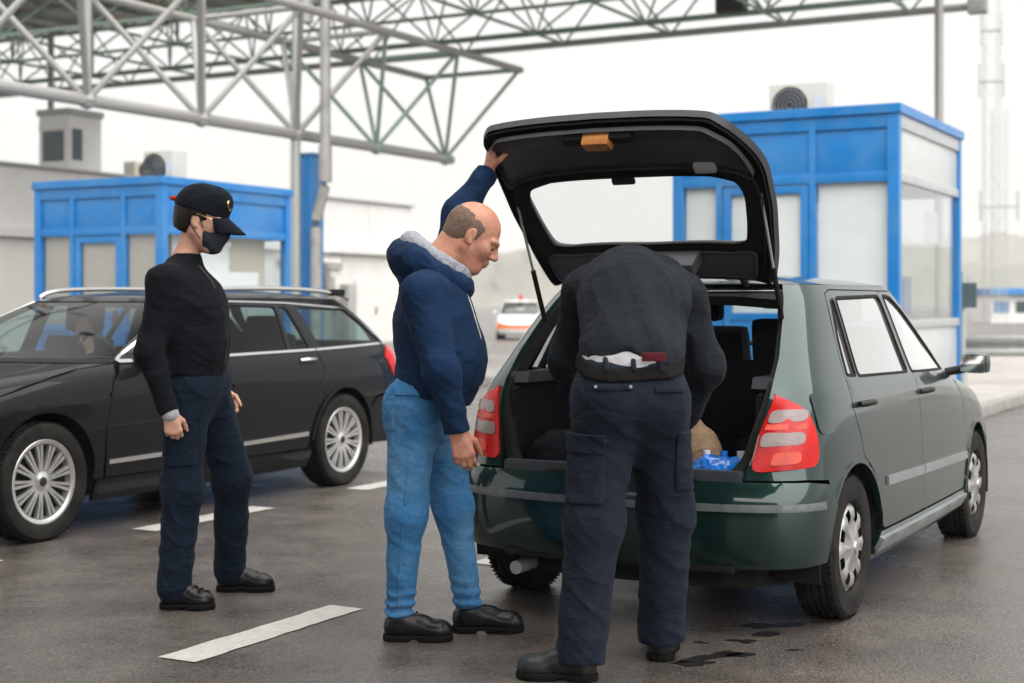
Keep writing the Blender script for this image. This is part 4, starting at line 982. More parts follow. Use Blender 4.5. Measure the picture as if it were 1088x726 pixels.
        for sd in (1, -1):
            MB().prism([(-.55, .46), (.36, .46), (.36, 1.0), (-.10, 1.0), (-.46, .93)], sd * .535, sd * .555, 'x').build('boot_side_trim', M_CARPET, car)
            MB().box((sd * .44, .02, .60), (.18, .5, .28), .06).build('wheel_box', M_CARPET, car, True)
            MB().prism([(-.42, .955), (.36, .955), (.36, 1.0), (-.40, 1.0)], sd * .50, sd * .60, 'x').build('parcel_ledge', M_INTR, car)
        MB().box((0, -.575, .565), (1.04, .045, .16), .015).build('sill_trim', M_INTR, car, True)
        MB().box((0, -.597, .655), (.10, .02, .03), .004).build('striker', M_GALV, car)
    # cabin
    MB().box((0, .42, .76), (1.16, .13, .56), .05, rx=.16).build('rear_seatback', M_SEAT, car, True, 60)
    MB().box((0, .72, .53), (1.16, .50, .18), .06).build('rear_seat', M_SEAT, car, True, 60)
    for x in (-.36, .36): MB().box((x, .365, 1.125), (.25, .085, .20), .035, rx=.1).build('rear_headrest', M_SEAT, car, True, 60)
    for x in (-.36, .36): seat(car, x, 1.42, .46)
    MB().box((0, 2.02, .84), (1.30, .42, .22), .07).build('dashboard', M_INTR, car, True, 60)
    sw = MB().path([(.18 * math.cos(a), 0, .18 * math.sin(a)) for a in np.linspace(0, 2 * PI, 28, endpoint=False)], .014, 8, True).box((0, 0, 0), (.32, .02, .05), .01).build('steering_wheel', M_BLACKP, car, True); sw.location = (-.36, 1.78, .92); sw.rotation_euler = (-.4, 0, 0)
    for sd in (1, -1): MB().prism([(.1, .30), (2.0, .30), (2.0, .90), (.1, .93)], sd * .70, sd * .72, 'x').build('door_card', M_INTR, car)
    MB().box((0, 1.28, 1.30), (.22, .03, .07), .015).build('rear_view_mirror', M_BLACKP, car, True).location = (0, .22, 0)
    return car, A

hatch, HM = hatchback('hatchback_car', (-2.508, 6.123, 0), 0.0, 'dark green hatchback with its tailgate raised and boot open', M_GREEN, True)

# ================================================================== the black estate
def estate(name, loc, rz, label, paint):
    car = empty(name, loc, rz, label, 'car')
    A = CarMap([(0, -1.10), (.35, -1.09), (.60, -1.05), (.74, -.98), (.835, -.84), (.875, -.62), (.90, -.25), (.915, .3), (.925, 1.0), (.927, 1.7), (.922, 2.4), (.905, 2.95), (.865, 3.35), (.79, 3.58), (.62, 3.72), (.35, 3.79), (0, 3.82)],
        .927, [(.15, .83), (.22, .87), (.30, .893), (.42, .908), (.55, .920), (.68, .927), (.78, .925), (.86, .915), (.92, .895), (.955, .868), (1.0, .842), (1.1, .795), (1.2, .748), (1.3, .698), (1.36, .662), (1.41, .622), (1.45, .57)],
        [(.15, -.93), (.25, -1.04), (.40, -1.10), (.52, -1.10), (.62, -1.075), (.75, -1.05), (.90, -1.02), (1.0, -.965), (1.1, -.88), (1.2, -.78), (1.3, -.67), (1.38, -.57), (1.41, -.52), (1.45, -.45)],
        [(.15, 3.70), (.28, 3.79), (.48, 3.82), (.62, 3.80), (.72, 3.72), (.78, 3.62), (.84, 3.42), (.89, 3.05), (.935, 2.62), (.97, 2.40), (1.05, 2.22), (1.2, 1.93), (1.3, 1.72), (1.38, 1.52), (1.41, 1.42), (1.45, 1.3)], 1.1)
    P = lambda nm, pts, m, r=.0, **k: A.patch(nm, [A.poly(pts, r)], m, k.pop('parent', car), **k)
    ZG = 1.405; WB = 2.874; T2 = 2 * A.T; AR = .375; A.zf = lambda z: np.where(np.asarray(z) < .955, z, .955 + (np.asarray(z) - .955) * .83)
    win_f = Y((1.36, .972), (1.36, 1.345), (1.43, 1.335), (1.64, 1.235), (1.86, 1.105), (2.10, .972)); win_r = Y((.60, .984), (.52, 1.335), (1.24, 1.355), (1.24, .975)); win_rq = Y((.335, .988), (.395, 1.325), (.475, 1.333), (.555, .985)); win_q = Y((-.70, 1.015), (-.36, 1.305), (.26, 1.328), (.20, .992))
    fd = Y((1.30, .30), (2.40, .30), (2.42, .60), (2.36, .84), (2.24, .945), (1.91, 1.118), (1.68, 1.250), (1.46, 1.365), (1.30, 1.378))
    rd = Y((1.30, .30), (1.30, 1.378), (.40, 1.360), (.285, .98), (.26, .80), (.33, .70)) + Y(*arc(0, .325, .41, 55, 5, 9)) + Y((.43, .30))
    for sd in (1, -1):
        fdo = A.patch('front_door', [A.poly(fd, .02), A.poly(win_f, .025)], paint, car, side=sd, depth=.02)
        rdo = A.patch('rear_door', [A.poly(rd, .02), A.poly(win_r, .025), A.poly(win_rq, .015)], paint, car, side=sd, depth=.02)
        qp = [('x', .60, .62), ('x', .64, 1.0), ('x', .60, 1.25), ('x', .52, ZG), ('y', .40, ZG), ('y', .40, 1.362), ('y', .285, .98), ('y', .26, .80), ('y', .33, .70)] + Y(*arc(0, .325, .41, 55, 48, 2)) + Y(*arc(0, .325, AR, 48, 150, 16)) + [('y', -.44, .62), ('y', -.85, .63)]
        qo = A.patch('rear_quarter_panel', [A.poly(qp, 0), A.poly(win_q, .03)], paint, car, side=sd, depth=.02)
        for d_, w_, r_ in ((fdo, win_f, .025), (rdo, win_r, .025), (rdo, win_rq, .015), (qo, win_q, .03)):
            A.patch('window', [A.poly(w_, r_)], G_DARK, d_, off=-.006, depth=0, side=sd, gap=-.001)
        for d_, (ya, yb), (za, zb) in ((fdo, (1.305, 2.235), (.958, .950)), (rdo, (.29, 1.295), (.970, .958)), (qo, (-.74, .275), (1.000, .970))):
            P('chrome_strip', Y((ya, za - .009), (yb, zb - .009), (yb, zb + .009), (ya, za + .009)), M_CHROME, 0, parent=d_, off=.010, depth=.012, side=sd, gap=0)
        top = Y((2.235, .958), (1.905, 1.128), (1.675, 1.258), (1.455, 1.372), (1.30, 1.386), (.40, 1.369), (-.36, 1.322), (-.74, 1.010), (-.72, 1.008), (-.355, 1.311), (.40, 1.358), (1.30, 1.376), (1.445, 1.362), (1.665, 1.248), (1.89, 1.118), (2.225, .952))
        P('window_trim', top, M_CHROME, 0, off=.006, depth=.008, side=sd, gap=0)
        for d_, yy in ((fdo, 1.42), (rdo, .44)):
            hx = float(A.pos(*A.conv(('y', yy, .90)))[0]); door_handle(d_, hx, yy, .905, sd, M_CHROME)
        for d_, (ya, yb) in ((fdo, (1.31, 2.39)), (rdo, (.44, 1.29))):
            P('side_moulding', Y((ya, .385), (yb, .375), (yb, .405), (ya, .420)), M_CHROME, .004, parent=d_, off=.010, depth=.012, side=sd)
            P('body_crease', Y((ya, .775), (yb, .755), (yb, .785), (ya, .805)), paint, .004, parent=d_, off=.009, depth=.010, side=sd, bulge=.006)
        P('side_sill', Y((.385, .175), (2.48, .175), (2.48, .295), (.385, .295)), paint, .01, off=.012, depth=.02, side=sd)
        ff = Y((2.42, .30)) + Y(*arc(WB, .325, AR, 184, 2, 20)) + [('y', 3.34, .33), ('y', 3.42, .62), ('y', 3.40, .70), ('y', 3.20, .79), ('y', 2.85, .868), ('y', 2.55, .918), ('y', 2.26, .945), ('y', 2.36, .84), ('y', 2.42, .60)]
        P('front_wing', ff, paint, 0, side=sd, depth=.02)
        for yy in (0, WB):
            P('arch_lip', Y(*arc(yy, .325, AR, 176, 4, 24)) + Y(*arc(yy, .325, AR + .022, 4, 176, 24)), paint, 0, off=.012, depth=.03, side=sd, gap=0)
            n = 24; V = []; F = []
            for k in range(n + 1):
                a = math.radians(-10 + 200 * k / n)
                for x in (.58, .885): V.append((sd * x, yy + .39 * math.cos(a), .325 + .39 * math.sin(a)))
            for k in range(n): F.append((2 * k, 2 * k + 1, 2 * k + 3, 2 * k + 2))
            V += [(sd * .58, yy, .2)]; F += [(2 * k, 2 * k + 2, len(V) - 1) for k in range(n)]
            MB().add(V, F).build('wheel_liner', M_RUB, car)
            make_wheel(car, (sd * .80, yy, .325), .325, .22, .228, 'alloy', sd)
        tl = [('x', .66, .72), ('x', .70, .98), ('y', -.72, .975), ('y', -.60, .90), ('y', -.72, .74)]
        P('tail_lamp', tl, M_RED, .03, off=.008, depth=.02, side=sd, bulge=.004)
        hl = Y((3.28, .64), (3.24, .735), (3.42, .715), (3.55, .67), (3.56, .60)); P('head_lamp', hl, M_CLEARL, .02, off=.006, depth=.02, side=sd)
        mo = MB().box((0, 0, 0), (.20, .12, .13), .05).build('door_mirror', paint, car, True, 60); mo.location = (sd * 1.00, 2.08, 1.0); mo.rotation_euler = (0, 0, -sd * .15)
        MB().box((0, -.06, 0), (.17, .006, .10), .02).build('mirror_glass', M_CHROME, mo, True)
        MB().path([(-sd * .07, .0, -.03), (-sd * .19, -.01, -.045)], .026, 8).build('mirror_arm', M_BLACKP, mo, True)
        rl = [(sd * (.625 + .0), y, z) for y, z in ((1.40, 1.330), (1.32, 1.362), (1.1, 1.386), (.5, 1.396), (.0, 1.386), (-.35, 1.356), (-.45, 1.325))]
        MB().path(catmull(rl, 4), .016, 8).build('roof_bar', M_CHROME, car, True, 60)
        MB().box((sd * .625, -.30, 1.372), (.05, .16, .05), .012).build('roof_bar_foot', M_RUB, car, True)
        ap = Y((2.26, .945), (1.91, 1.129), (1.68, 1.260), (1.46, 1.374), (1.30, 1.387), (.40, 1.370), (.40, ZG), (1.37, ZG), (1.475, 1.374), (1.70, 1.262), (1.94, 1.131), (2.21, .975)); P('roof_rail', ap, paint, 0, side=sd, depth=.02, gap=.001)
    ro = A.roof('roof', ZG, .062, paint, car); A.roof('headliner', ZG - .03, .05, M_BLACKP, ro, n=80, off=-.03)
    def mir(h, front=False): q = [np.array(A.conv(p)) for p in h]; return densify(q + [np.array(((T2 - p[0]) if front else -p[0], p[1])) for p in q[::-1]], .05)
    rb = [('s', 0.001, .24), ('x', .5, .24), ('y', -.80, .26), ('y', -.46, .27)] + Y(*arc(0, .325, AR, 188, 150, 8)) + [('y', -.44, .605), ('y', -.85, .615), ('x', .5, .61), ('s', 0.001, .61)]
    A.patch('rear_bumper', [mir(rb)], paint, car, off=.014, depth=.03)
    A.patch('tailgate', [mir([('s', .001, .625), ('x', .58, .625), ('x', .63, 1.0), ('x', .59, 1.25), ('x', .51, ZG - .004), ('s', .001, ZG - .004)]), mir([('s', .001, 1.02), ('x', .55, 1.02), ('x', .53, 1.22), ('x', .46, 1.36), ('s', .001, 1.36)])], paint, car, depth=.02)
    A.patch('rear_window', [mir([('s', .001, 1.02), ('x', .55, 1.02), ('x', .53, 1.22), ('x', .46, 1.36), ('s', .001, 1.36)])], G_DARK, car, off=-.006, depth=0)
    A.patch('front_bumper', [mir([('s', A.T - .001, .20), ('f', .5, .20), ('y', 3.30, .21), ('y', 3.33, .33), ('y', 3.43, .615), ('f', .62, .60), ('f', .3, .56), ('s', A.T - .001, .56)], True)], paint, car, off=.01, depth=.03)
    A.patch('grille', [mir([('s', A.T - .001, .57), ('f', .3, .57), ('f', .36, .72), ('s', A.T - .001, .745)], True)], M_CHROME, car, off=.006, depth=.02)
    A.patch('bonnet', [mir([('y', 2.27, .948), ('y', 2.55, .921), ('y', 2.85, .871), ('y', 3.20, .793), ('y', 3.40, .703), ('f', .62, .71), ('f', .37, .735), ('s', A.T - .001, .755)], True)], paint, car, depth=.02, sp=.03)
    A.patch('windscreen', [mir([('y', 2.20, .978), ('y', 1.945, 1.133), ('y', 1.705, 1.264), ('y', 1.48, 1.375)], True)], G_DARK, car, off=-.004, depth=0)
    A.patch('windscreen_frame', [mir([('y', 1.475, 1.377), ('y', 1.375, ZG)], True)], paint, car, depth=.02)
    A.patch('cowl', [mir([('y', 2.265, .949), ('y', 2.21, .976)], True)], M_RUB, car, depth=.02)
    A.floor('underbody', .18, M_RUB, car)
    for x in (-.38, .38): seat(car, x, 1.42, .42, .54, back_h=.56)
    MB().box((0, .33, .80), (1.3, .14, .58), .05, rx=.18).build('rear_seatback', M_SEAT, car, True, 60)
    MB().box((0, .66, .55), (1.3, .55, .18), .06).build('rear_seat', M_SEAT, car, True, 60)
    for x in (-.38, .38): MB().box((x, .25, 1.12), (.27, .09, .17), .035, rx=.1).build('rear_headrest', M_SEAT, car, True, 60)
    MB().box((0, 2.20, .86), (1.45, .42, .20), .07).build('dashboard', M_INTR, car, True, 60)
    sw = MB().path([(.19 * math.cos(a), 0, .19 * math.sin(a)) for a in np.linspace(0, 2 * PI, 28, endpoint=False)], .015, 8, True).box((0, 0, 0), (.34, .02, .06), .01).build('steering_wheel', M_BLACKP, car, True); sw.location = (-.38, 1.93, .94); sw.rotation_euler = (-.45, 0, 0)
    for sd in (1, -1): MB().prism([(.1, .30), (2.2, .30), (2.2, .90), (.1, .93)], sd * .80, sd * .82, 'x').build('door_card', M_INTR, car)
    MB().box((0, -.45, .70), (1.2, 1.0, .5), .02).build('load_cover', M_CARPET, car)
    return car, A
est, EM = estate('estate_car', (-7.05, 8.863, 0), math.radians(180.6), 'black estate car with multi-spoke alloy wheels and roof bars', M_BLACKC)
# ================================================================== figures from smooth distance fields
_tab = np.random.default_rng(3).random((32, 32, 32)).astype(np.float32)
def vnoise(p, sc, seed=0):
    q = p * np.asarray(sc, float) + seed * 7.31; i = np.floor(q).astype(int); f = q - i; f = f * f * (3 - 2 * f); i &= 31; j = (i + 1) & 31
    x0, y0, z0 = i[:, 0], i[:, 1], i[:, 2]; x1, y1, z1 = j[:, 0], j[:, 1], j[:, 2]; fx, fy, fz = f[:, 0], f[:, 1], f[:, 2]; T = _tab
    a = T[x0, y0, z0] * (1 - fx) + T[x1, y0, z0] * fx; b = T[x0, y1, z0] * (1 - fx) + T[x1, y1, z0] * fx
    c = T[x0, y0, z1] * (1 - fx) + T[x1, y0, z1] * fx; d = T[x0, y1, z1] * (1 - fx) + T[x1, y1, z1] * fx
    return (a * (1 - fy) + b * fy) * (1 - fz) + (c * (1 - fy) + d * fy) * fz - .5

def smin(a, b, k):
    h = np.maximum(k - np.abs(a - b), 0) / k; return np.minimum(a, b) - h * h * k * .25
def smax(a, b, k): return -smin(-a, -b, k)
def v3(*a): return np.array(a, float)
def unit(a): a = np.asarray(a, float); return a / np.linalg.norm(a)

class Field:
    def __init__(s): s.ops = []; s.pts = []
    def _add(s, op, fn, k, ext):
        if ext: E = np.array(ext); c = (E.min(0) + E.max(0)) / 2; bs = (c, float(np.linalg.norm(E.max(0) - c)))
        else: bs = None
        s.ops.append((op, fn, k, bs)); s.pts += ext if op == 'u' else []; return s
    def cap(s, a, b, ra, rb=None, k=.03, op='u', flat=None):
        a, b = np.asarray(a, float), np.asarray(b, float); rb = ra if rb is None else rb; ab = b - a; L2 = max(ab @ ab, 1e-9)
        def fn(p):
            if flat is not None:
                ax, fac = unit(flat[0]), flat[1]; q = p - a; q = q + np.outer(q @ ax, ax) * (fac - 1); bb = ab + ax * (ab @ ax) * (fac - 1); l2 = max(bb @ bb, 1e-9)
                t = np.clip(q @ bb / l2, 0, 1); return (np.linalg.norm(q - t[:, None] * bb, axis=1) - (ra + (rb - ra) * t)) / (1 + (fac - 1) * .35)
            q = p - a; t = np.clip(q @ ab / L2, 0, 1); return np.linalg.norm(q - t[:, None] * ab, axis=1) - (ra + (rb - ra) * t)
        r = max(ra, rb); return s._add(op, fn, k, [a - r, a + r, b - r, b + r])
    def chain(s, P, R, k=.03, op='u', flat=None):
        for i in range(len(P) - 1): s.cap(P[i], P[i + 1], R[i], R[i + 1], k if i == 0 else max(k, .015), op, flat)
        return s
    def ell(s, c, r, k=.03, op='u', frame=None):
        c, r = np.asarray(c, float), np.asarray(r, float); M = np.eye(3) if frame is None else np.array(frame, float)   # rows = axes
        def fn(p):
            q = (p - c) @ M.T; k0 = np.linalg.norm(q / r, axis=1); k1 = np.linalg.norm(q / (r * r), axis=1); return k0 * (k0 - 1) / np.maximum(k1, 1e-9)
        m = r.max(); return s._add(op, fn, k, [c - m, c + m])
    def box(s, c, h, rad=.01, k=.01, op='u', frame=None):
        c, h = np.asarray(c, float), np.asarray(h, float) - rad; M = np.eye(3) if frame is None else np.array(frame, float)
        def fn(p):
            q = np.abs((p - c) @ M.T) - h; return np.linalg.norm(np.maximum(q, 0), axis=1) + np.minimum(q.max(1), 0) - rad
        m = np.linalg.norm(h) + rad; return s._add(op, fn, k, [c - m, c + m])
    def plane(s, c, n, k=.006):
        """keep what lies behind the plane (c, outward n)"""
        c, n = np.asarray(c, float), unit(n); return s._add('i', lambda p: (p - c) @ n, k, [])
    def wave(s, fn): return s._add('d', fn, 0, [])
    def add(s, other, k=.02):
        return s._add('u', other, k, list(other.pts))
    def __call__(s, p, tile=None):
        d = None
        for op, fn, k, bs in s.ops:
            if tile is not None and bs is not None and np.linalg.norm(bs[0] - tile[0]) - bs[1] - tile[1] > .11: continue
            if d is None and op != 'u': d = np.full(len(p), .12)
            if op == 'd': d = d + fn(p); continue
            e = fn(p)
            if d is None: d = e
            elif op == 'u': d = smin(d, e, k)
            elif op == 's': d = smax(d, -e, k)
            else: d = smax(d, e, k)
        return np.full(len(p), .12) if d is None else d

class Shell:
    """a garment detail lying on a field: the field grown by g and cut to a region"""
    def __init__(s, base, g, region): s.base, s.g, s.region = base, g, region; s.pts = region.pts
    def __call__(s, p, tile=None): return smax(s.base(p, tile) - s.g, s.region(p, None), .004)

def polygonise(f, h, pad=.03):
    P = np.array(f.pts); lo = P.min(0) - pad; hi = P.max(0) + pad; c = 6; n = np.ceil((hi - lo) / h / c).astype(int) + 1; N = n * c
    ax = [lo[i] + (np.arange(n[i]) + .5) * c * h for i in range(3)]
    G = np.stack(np.meshgrid(*ax, indexing='ij'), -1).reshape(-1, 3); C = np.concatenate([f(G[i:i + 150000]) for i in range(0, len(G), 150000)]).reshape(n)
    near = np.abs(C) < c * h * 1.9
    D = np.repeat(np.repeat(np.repeat(C.astype(np.float32), c, 0), c, 1), c, 2)
    cc = np.argwhere(near); key = cc // 3; kk = (key[:, 0] * 1000 + key[:, 1]) * 1000 + key[:, 2]; order = np.argsort(kk, kind='stable'); cc = cc[order]; cut = np.flatnonzero(np.diff(kk[order])) + 1
    sub = np.stack(np.meshgrid(*[np.arange(c)] * 3, indexing='ij'), -1).reshape(-1, 3)
    for grp in np.split(cc, cut):
        ijk = (grp[:, None] * c + sub[None]).reshape(-1, 3); p = lo + (ijk + .5) * h; ctr = (p.min(0) + p.max(0)) / 2
        D[ijk[:, 0], ijk[:, 1], ijk[:, 2]] = f(p, (ctr, float(np.linalg.norm(p.max(0) - ctr))))
    S = D < 0
    s8 = [S[a:a + N[0] - 1, b:b + N[1] - 1, d:d + N[2] - 1] for a in (0, 1) for b in (0, 1) for d in (0, 1)]
    al = s8[0].copy(); an = s8[0].copy()
    for q in s8[1:]: al &= q; an |= q
    act = an & ~al; cells = np.argwhere(act); vid = np.full(act.shape, -1, np.int32); vid[act] = np.arange(len(cells))
    acc = np.zeros((len(cells), 3)); cnt = np.zeros(len(cells)); off = [(a, b, d) for a in (0, 1) for b in (0, 1) for d in (0, 1)]
    val = {o: D[cells[:, 0] + o[0], cells[:, 1] + o[1], cells[:, 2] + o[2]].astype(float) for o in off}
    for o in off:
        for axn in range(3):
            if o[axn]: continue
            e = list(o); e[axn] = 1; e = tuple(e); a, b = val[o], val[e]; x = (a < 0) != (b < 0); t = np.where(x, a / np.where(x, a - b, 1), 0)
            p = np.zeros((len(cells), 3)); p += o; p[:, axn] += t; acc[x] += p[x]; cnt[x] += 1
    V = lo + (cells + .5 + acc / cnt[:, None]) * h; F = []
    for axn in range(3):
        sl0 = [slice(0, N[i] - 1) for i in range(3)]; sl1 = list(sl0); sl1[axn] = slice(1, N[axn]); A, B = S[tuple(sl0)], S[tuple(sl1)]
        u, w = [(1, 2), (2, 0), (0, 1)][axn]; E = np.argwhere(A != B); E = E[(E[:, u] > 0) & (E[:, w] > 0)]
        def g(du, dw): q = E.copy(); q[:, u] -= du; q[:, w] -= dw; return vid[q[:, 0], q[:, 1], q[:, 2]]
        Q = np.stack([g(0, 0), g(1, 0), g(1, 1), g(0, 1)], 1); fl = A[E[:, 0], E[:, 1], E[:, 2]]; Q[~fl] = Q[~fl][:, ::-1]; F.append(Q[(Q >= 0).all(1)])
    return V, np.vstack(F)

def smooth_mesh(V, F, it=2, lam=.5):
    a = np.concatenate([F[:, 0], F[:, 1], F[:, 2], F[:, 3]]); b = np.concatenate([F[:, 1], F[:, 2], F[:, 3], F[:, 0]]); i = np.concatenate([a, b]); j = np.concatenate([b, a]); n = len(V)
    cnt = np.maximum(np.bincount(i, minlength=n), 1)
    for _ in range(it):
        acc = np.stack([np.bincount(i, weights=V[j, k], minlength=n) for k in range(3)], 1); V = V + lam * (acc / cnt[:, None] - V)
    return V

def field_obj(name, f, m, parent, base, h=.006, it=1):
    V, F = polygonise(f, h)
    if it: V = smooth_mesh(V, F, it)
    return link(name, fast_mesh(name, V - base if parent is None else V - base, F, m), parent)

# ------------------------------------------------------------------ anatomy
def frame_of(fwd, up): f = unit(fwd); u = np.asarray(up, float); u = unit(u - f * (u @ f)); return f, np.cross(u, f), u   # forward, left, up

def head_fn(c, fwd, up, sc=1.0):
    f, l, u = frame_of(fwd, up); return lambda x, y, z: np.asarray(c) + sc * (f * x + l * y + u * z), np.array([f, l, u])

def add_head(B, c, fwd, up, sc=1.0, neck=None, heavy=0.0, nr=.056):
    H, M = head_fn(c, fwd, up, sc); s = sc
    if neck is not None: B.cap(neck, H(-.022, 0, -.055), nr * 1.08, nr, .03)
    B.ell(H(-.014, 0, .032), v3(.100, .077, .090) * s, .03, frame=M)
    B.ell(H(.030, 0, -.040), v3(.064, .060, .078) * s, .035, frame=M)
    B.ell(H(.062, 0, -.098), v3(.028, .030, .022) * s, .03, frame=M)
    for y in (-1, 1):
        B.cap(H(-.004, .055 * y, -.050), H(.055, .022 * y, -.100), .019 * s, .017 * s, .03)
        B.ell(H(.058, .040 * y, -.020), v3(.026, .024, .026) * s, .03, frame=M)
        B.ell(H(.093, .031 * y, .004), v3(.017, .018, .013) * s, .018, 's', frame=M)
        B.cap(H(.076, .050 * y, .022), H(.090, .012 * y, .022), .010 * s, .011 * s, .014)
        B.ell(H(.078, .031 * y, .003), v3(.0135, .016, .010) * s, .006, frame=M)
        B.ell(H(-.008, .077 * y, -.004), v3(.019, .009, .032) * s, .006, frame=M)
        B.ell(H(-.004, .089 * y, .000), v3(.010, .006, .018) * s, .006, 's', frame=M)
        B.ell(H(.004, .079 * y, -.027), v3(.008, .007, .010) * s, .006, frame=M)
        B.ell(H(.099, .012 * y, -.033), v3(.011, .009, .008) * s, .008, frame=M)
    B.cap(H(.088, 0, .016), H(.108, 0, -.020), .008 * s, .012 * s, .014); B.ell(H(.111, 0, -.027), v3(.013, .012, .011) * s, .008, frame=M)
    B.cap(H(.088, -.020, -.058), H(.096, 0, -.055), .006 * s, .0075 * s, .008).cap(H(.096, 0, -.055), H(.088, .020, -.058), .0075 * s, .006 * s, .008)
    B.cap(H(.087, -.016, -.069), H(.093, 0, -.069), .006 * s, .008 * s, .008).cap(H(.093, 0, -.069), H(.087, .016, -.069), .008 * s, .006 * s, .008)
    if heavy: B.ell(H(.02, 0, -.100), v3(.055, .05, .03) * s, .03, frame=M); B.cap(H(-.06, 0, -.06), neck, .05, .062, .04)
    return H, M

def add_hand(B, w, u, n, left=False, curl=(.5, .7, .4), sc=1.0, thumb=.35, spread=1.0):
    """w wrist, u along the fingers, n palm side; five fingers rooted in the palm"""
    u = unit(u); n = np.asarray(n, float); n = unit(n - u * (n @ u)); t = np.cross(u, n) * (-1 if left else 1); w = np.asarray(w, float); s = sc
    K = []
    for i, (o, kx, L) in enumerate(((.030, .088, .074), (.010, .094, .083), (-.010, .090, .077), (-.029, .080, .060))):
        k = w + u * kx * s + t * o * s * spread; K.append(k)
        B.cap(w + t * o * .55 * s + u * .006, k, .0135 * s, .0115 * s, .016)
        a = 0.0; p = k; r = .0098 * s
        for j, (fr, c) in enumerate(zip((.45, .31, .24), curl)):
            a += c * (1 + .10 * i); d = u * math.cos(a) + n * math.sin(a); q = p + d * L * fr * s; B.cap(p, q, r, r * .9, .005); p, r = q, r * .9
    B.ell(w + u * .045 * s + t * .014 * s + n * .010 * s, v3(.022, .022, .022) * s, .02)
    p = w + u * .022 * s + t * .026 * s + n * .006 * s; d = unit(u * .72 + t * .62 + n * thumb)
    q = p + d * .042 * s; B.cap(p, q, .0145 * s, .0115 * s, .012); d2 = unit(u * .92 + t * .18 + n * (thumb + .1)); r_ = q + d2 * .032 * s; B.cap(q, r_, .0112 * s, .0098 * s, .006); B.cap(r_, r_ + unit(d2 * .9 + u * .2) * .024 * s, .0098 * s, .0078 * s, .005)
    return K

def shoe(name, ankle, toe, parent, base, m, msole, ankle_h=.10, w=1.0):
    """low lace-up shoe standing on the ground, heel under the ankle"""
    ax, tx = np.array(ankle, float), np.array(toe, float); d = tx - ax; d[2] = 0; L = np.linalg.norm(d); f = d / L; l = np.cross(v3(0, 0, 1), f); M = [f, l, v3(0, 0, 1)]
    h = ax - f * .045; h[2] = 0; P = lambda x, y, z: h + f * x + l * y + v3(0, 0, z); LL = L + .055
    u = Field(); u.cap(P(.045, 0, .055), P(LL - .05, 0, .042), .046 * w, .044 * w, .03, flat=(v3(0, 0, 1), 1.15)); u.ell(P(LL - .055, .002, .036), v3(.060, .047 * w, .034), .03, frame=M)
    u.cap(P(.040, 0, .06), P(.050, 0, ankle_h), .042, .045, .03); u.cap(P(.05, 0, .09), P(LL * .52, 0, .072), .036, .030, .03); u.ell(P(.015, 0, .045), v3(.025, .034, .045), .025, frame=M)
    u.plane(P(.05, 0, ankle_h + .012), v3(-.15 * f[0], -.15 * f[1], 1), .01); u.plane(P(0, 0, .020), v3(0, 0, -1), .003)
    o = field_obj(name, u, m, parent, base, .0045, 1)
    s = Field(); s.cap(P(.032, 0, .012), P(LL - .06, 0, .012), .044 * w, .051 * w, .03, flat=(v3(0, 0, 1), 1.0)); s.ell(P(LL - .058, 0, .012), v3(.068, .053 * w, .05), .03, frame=M); s.ell(P(.03, 0, .012), v3(.042, .043 * w, .05), .03, frame=M)
    s.plane(P(0, 0, .026), v3(0, 0, 1), .003); s.plane(P(0, 0, .0), v3(0, 0, -1), .002); s.box(P(.10, 0, .0), (.018, .08, .010), .004, .004, 's', M)
    field_obj('sole', s, msole, o, base, .0045, 0)
    la = MB()
    for i in range(4):
        x = .105 + .026 * i; z = .105 - .010 * i; la.path([tuple(P(x, -.026, z - .008)), tuple(P(x + .006, 0, z + .004)), tuple(P(x + .010, .026, z - .008))], .0028, 6)
    la.v = [tuple(np.array(v) - base) for v in la.v]; la.build('laces', msole, o, True)
    return o

M_SKIN = mat('skin_fair', (0.55, 0.30, 0.215), 0.48, var=0.10, vscale=30, bump=0.08, bscale=220, sub=0.12, dirt=(0.50, 0.20, 0.14), dirt_amt=0.35, dirt_scale=16)
M_SKINT = mat('skin_tanned', (0.50, 0.245, 0.160), 0.45, var=0.12, vscale=34, bump=0.30, bscale=150, sub=0.10, dirt=(0.40, 0.12, 0.075), dirt_amt=0.65, dirt_scale=22)
M_HAIR = mat('dark_hair', (0.012, 0.009, 0.007), 0.45, var=0.5, vscale=60, bump=0.8, bscale=140, stretch=(1, 1, .25))
M_HAIRG = mat('grey_brown_hair', (0.14, 0.085, 0.058), 0.6, var=0.4, vscale=160, bump=0.5, bscale=420, dirt=(0.22, 0.13, 0.09), dirt_amt=0.7, dirt_scale=45)
def cloth(name, c, var=.18, sheen=.03, bump=.30, dirt=None, da=.0, **k): return mat(name, c, .85, var=var, vscale=k.pop('vscale', 26), bump=bump, bscale=k.pop('bscale', 260), sheen=sheen, spec=.06, dirt=dirt, dirt_amt=da, crease=k.pop('crease', .34), cscale=8, **k)
M_KNIT = cloth('black_knit_fleece', (0.006, 0.0075, 0.010)); M_NAVYT = cloth('navy_uniform_cloth', (0.008, 0.0145, 0.026))
M_CAP = cloth('black_cap_cloth', (0.007, 0.0095, 0.014)); M_MASK = cloth('slate_mask_cloth', (0.030, 0.035, 0.048))
M_NAVY = cloth('navy_hoodie', (0.009, 0.026, 0.066), dirt=(0.006, 0.014, 0.036), da=.35, dirt_scale=5); M_LIN = cloth('grey_melange', (0.27, 0.285, 0.32), var=.3, vscale=90)
M_JEAN = cloth('blue_denim', (0.040, 0.150, 0.320), var=.10, bump=.15, dirt=(0.150, 0.300, 0.460), da=.75, dirt_scale=3.0, vscale=60)
M_CHAR = cloth('charcoal_jacket', (0.015, 0.018, 0.023)); M_DKTR = cloth('dark_navy_cargo_cloth', (0.012, 0.0165, 0.027))
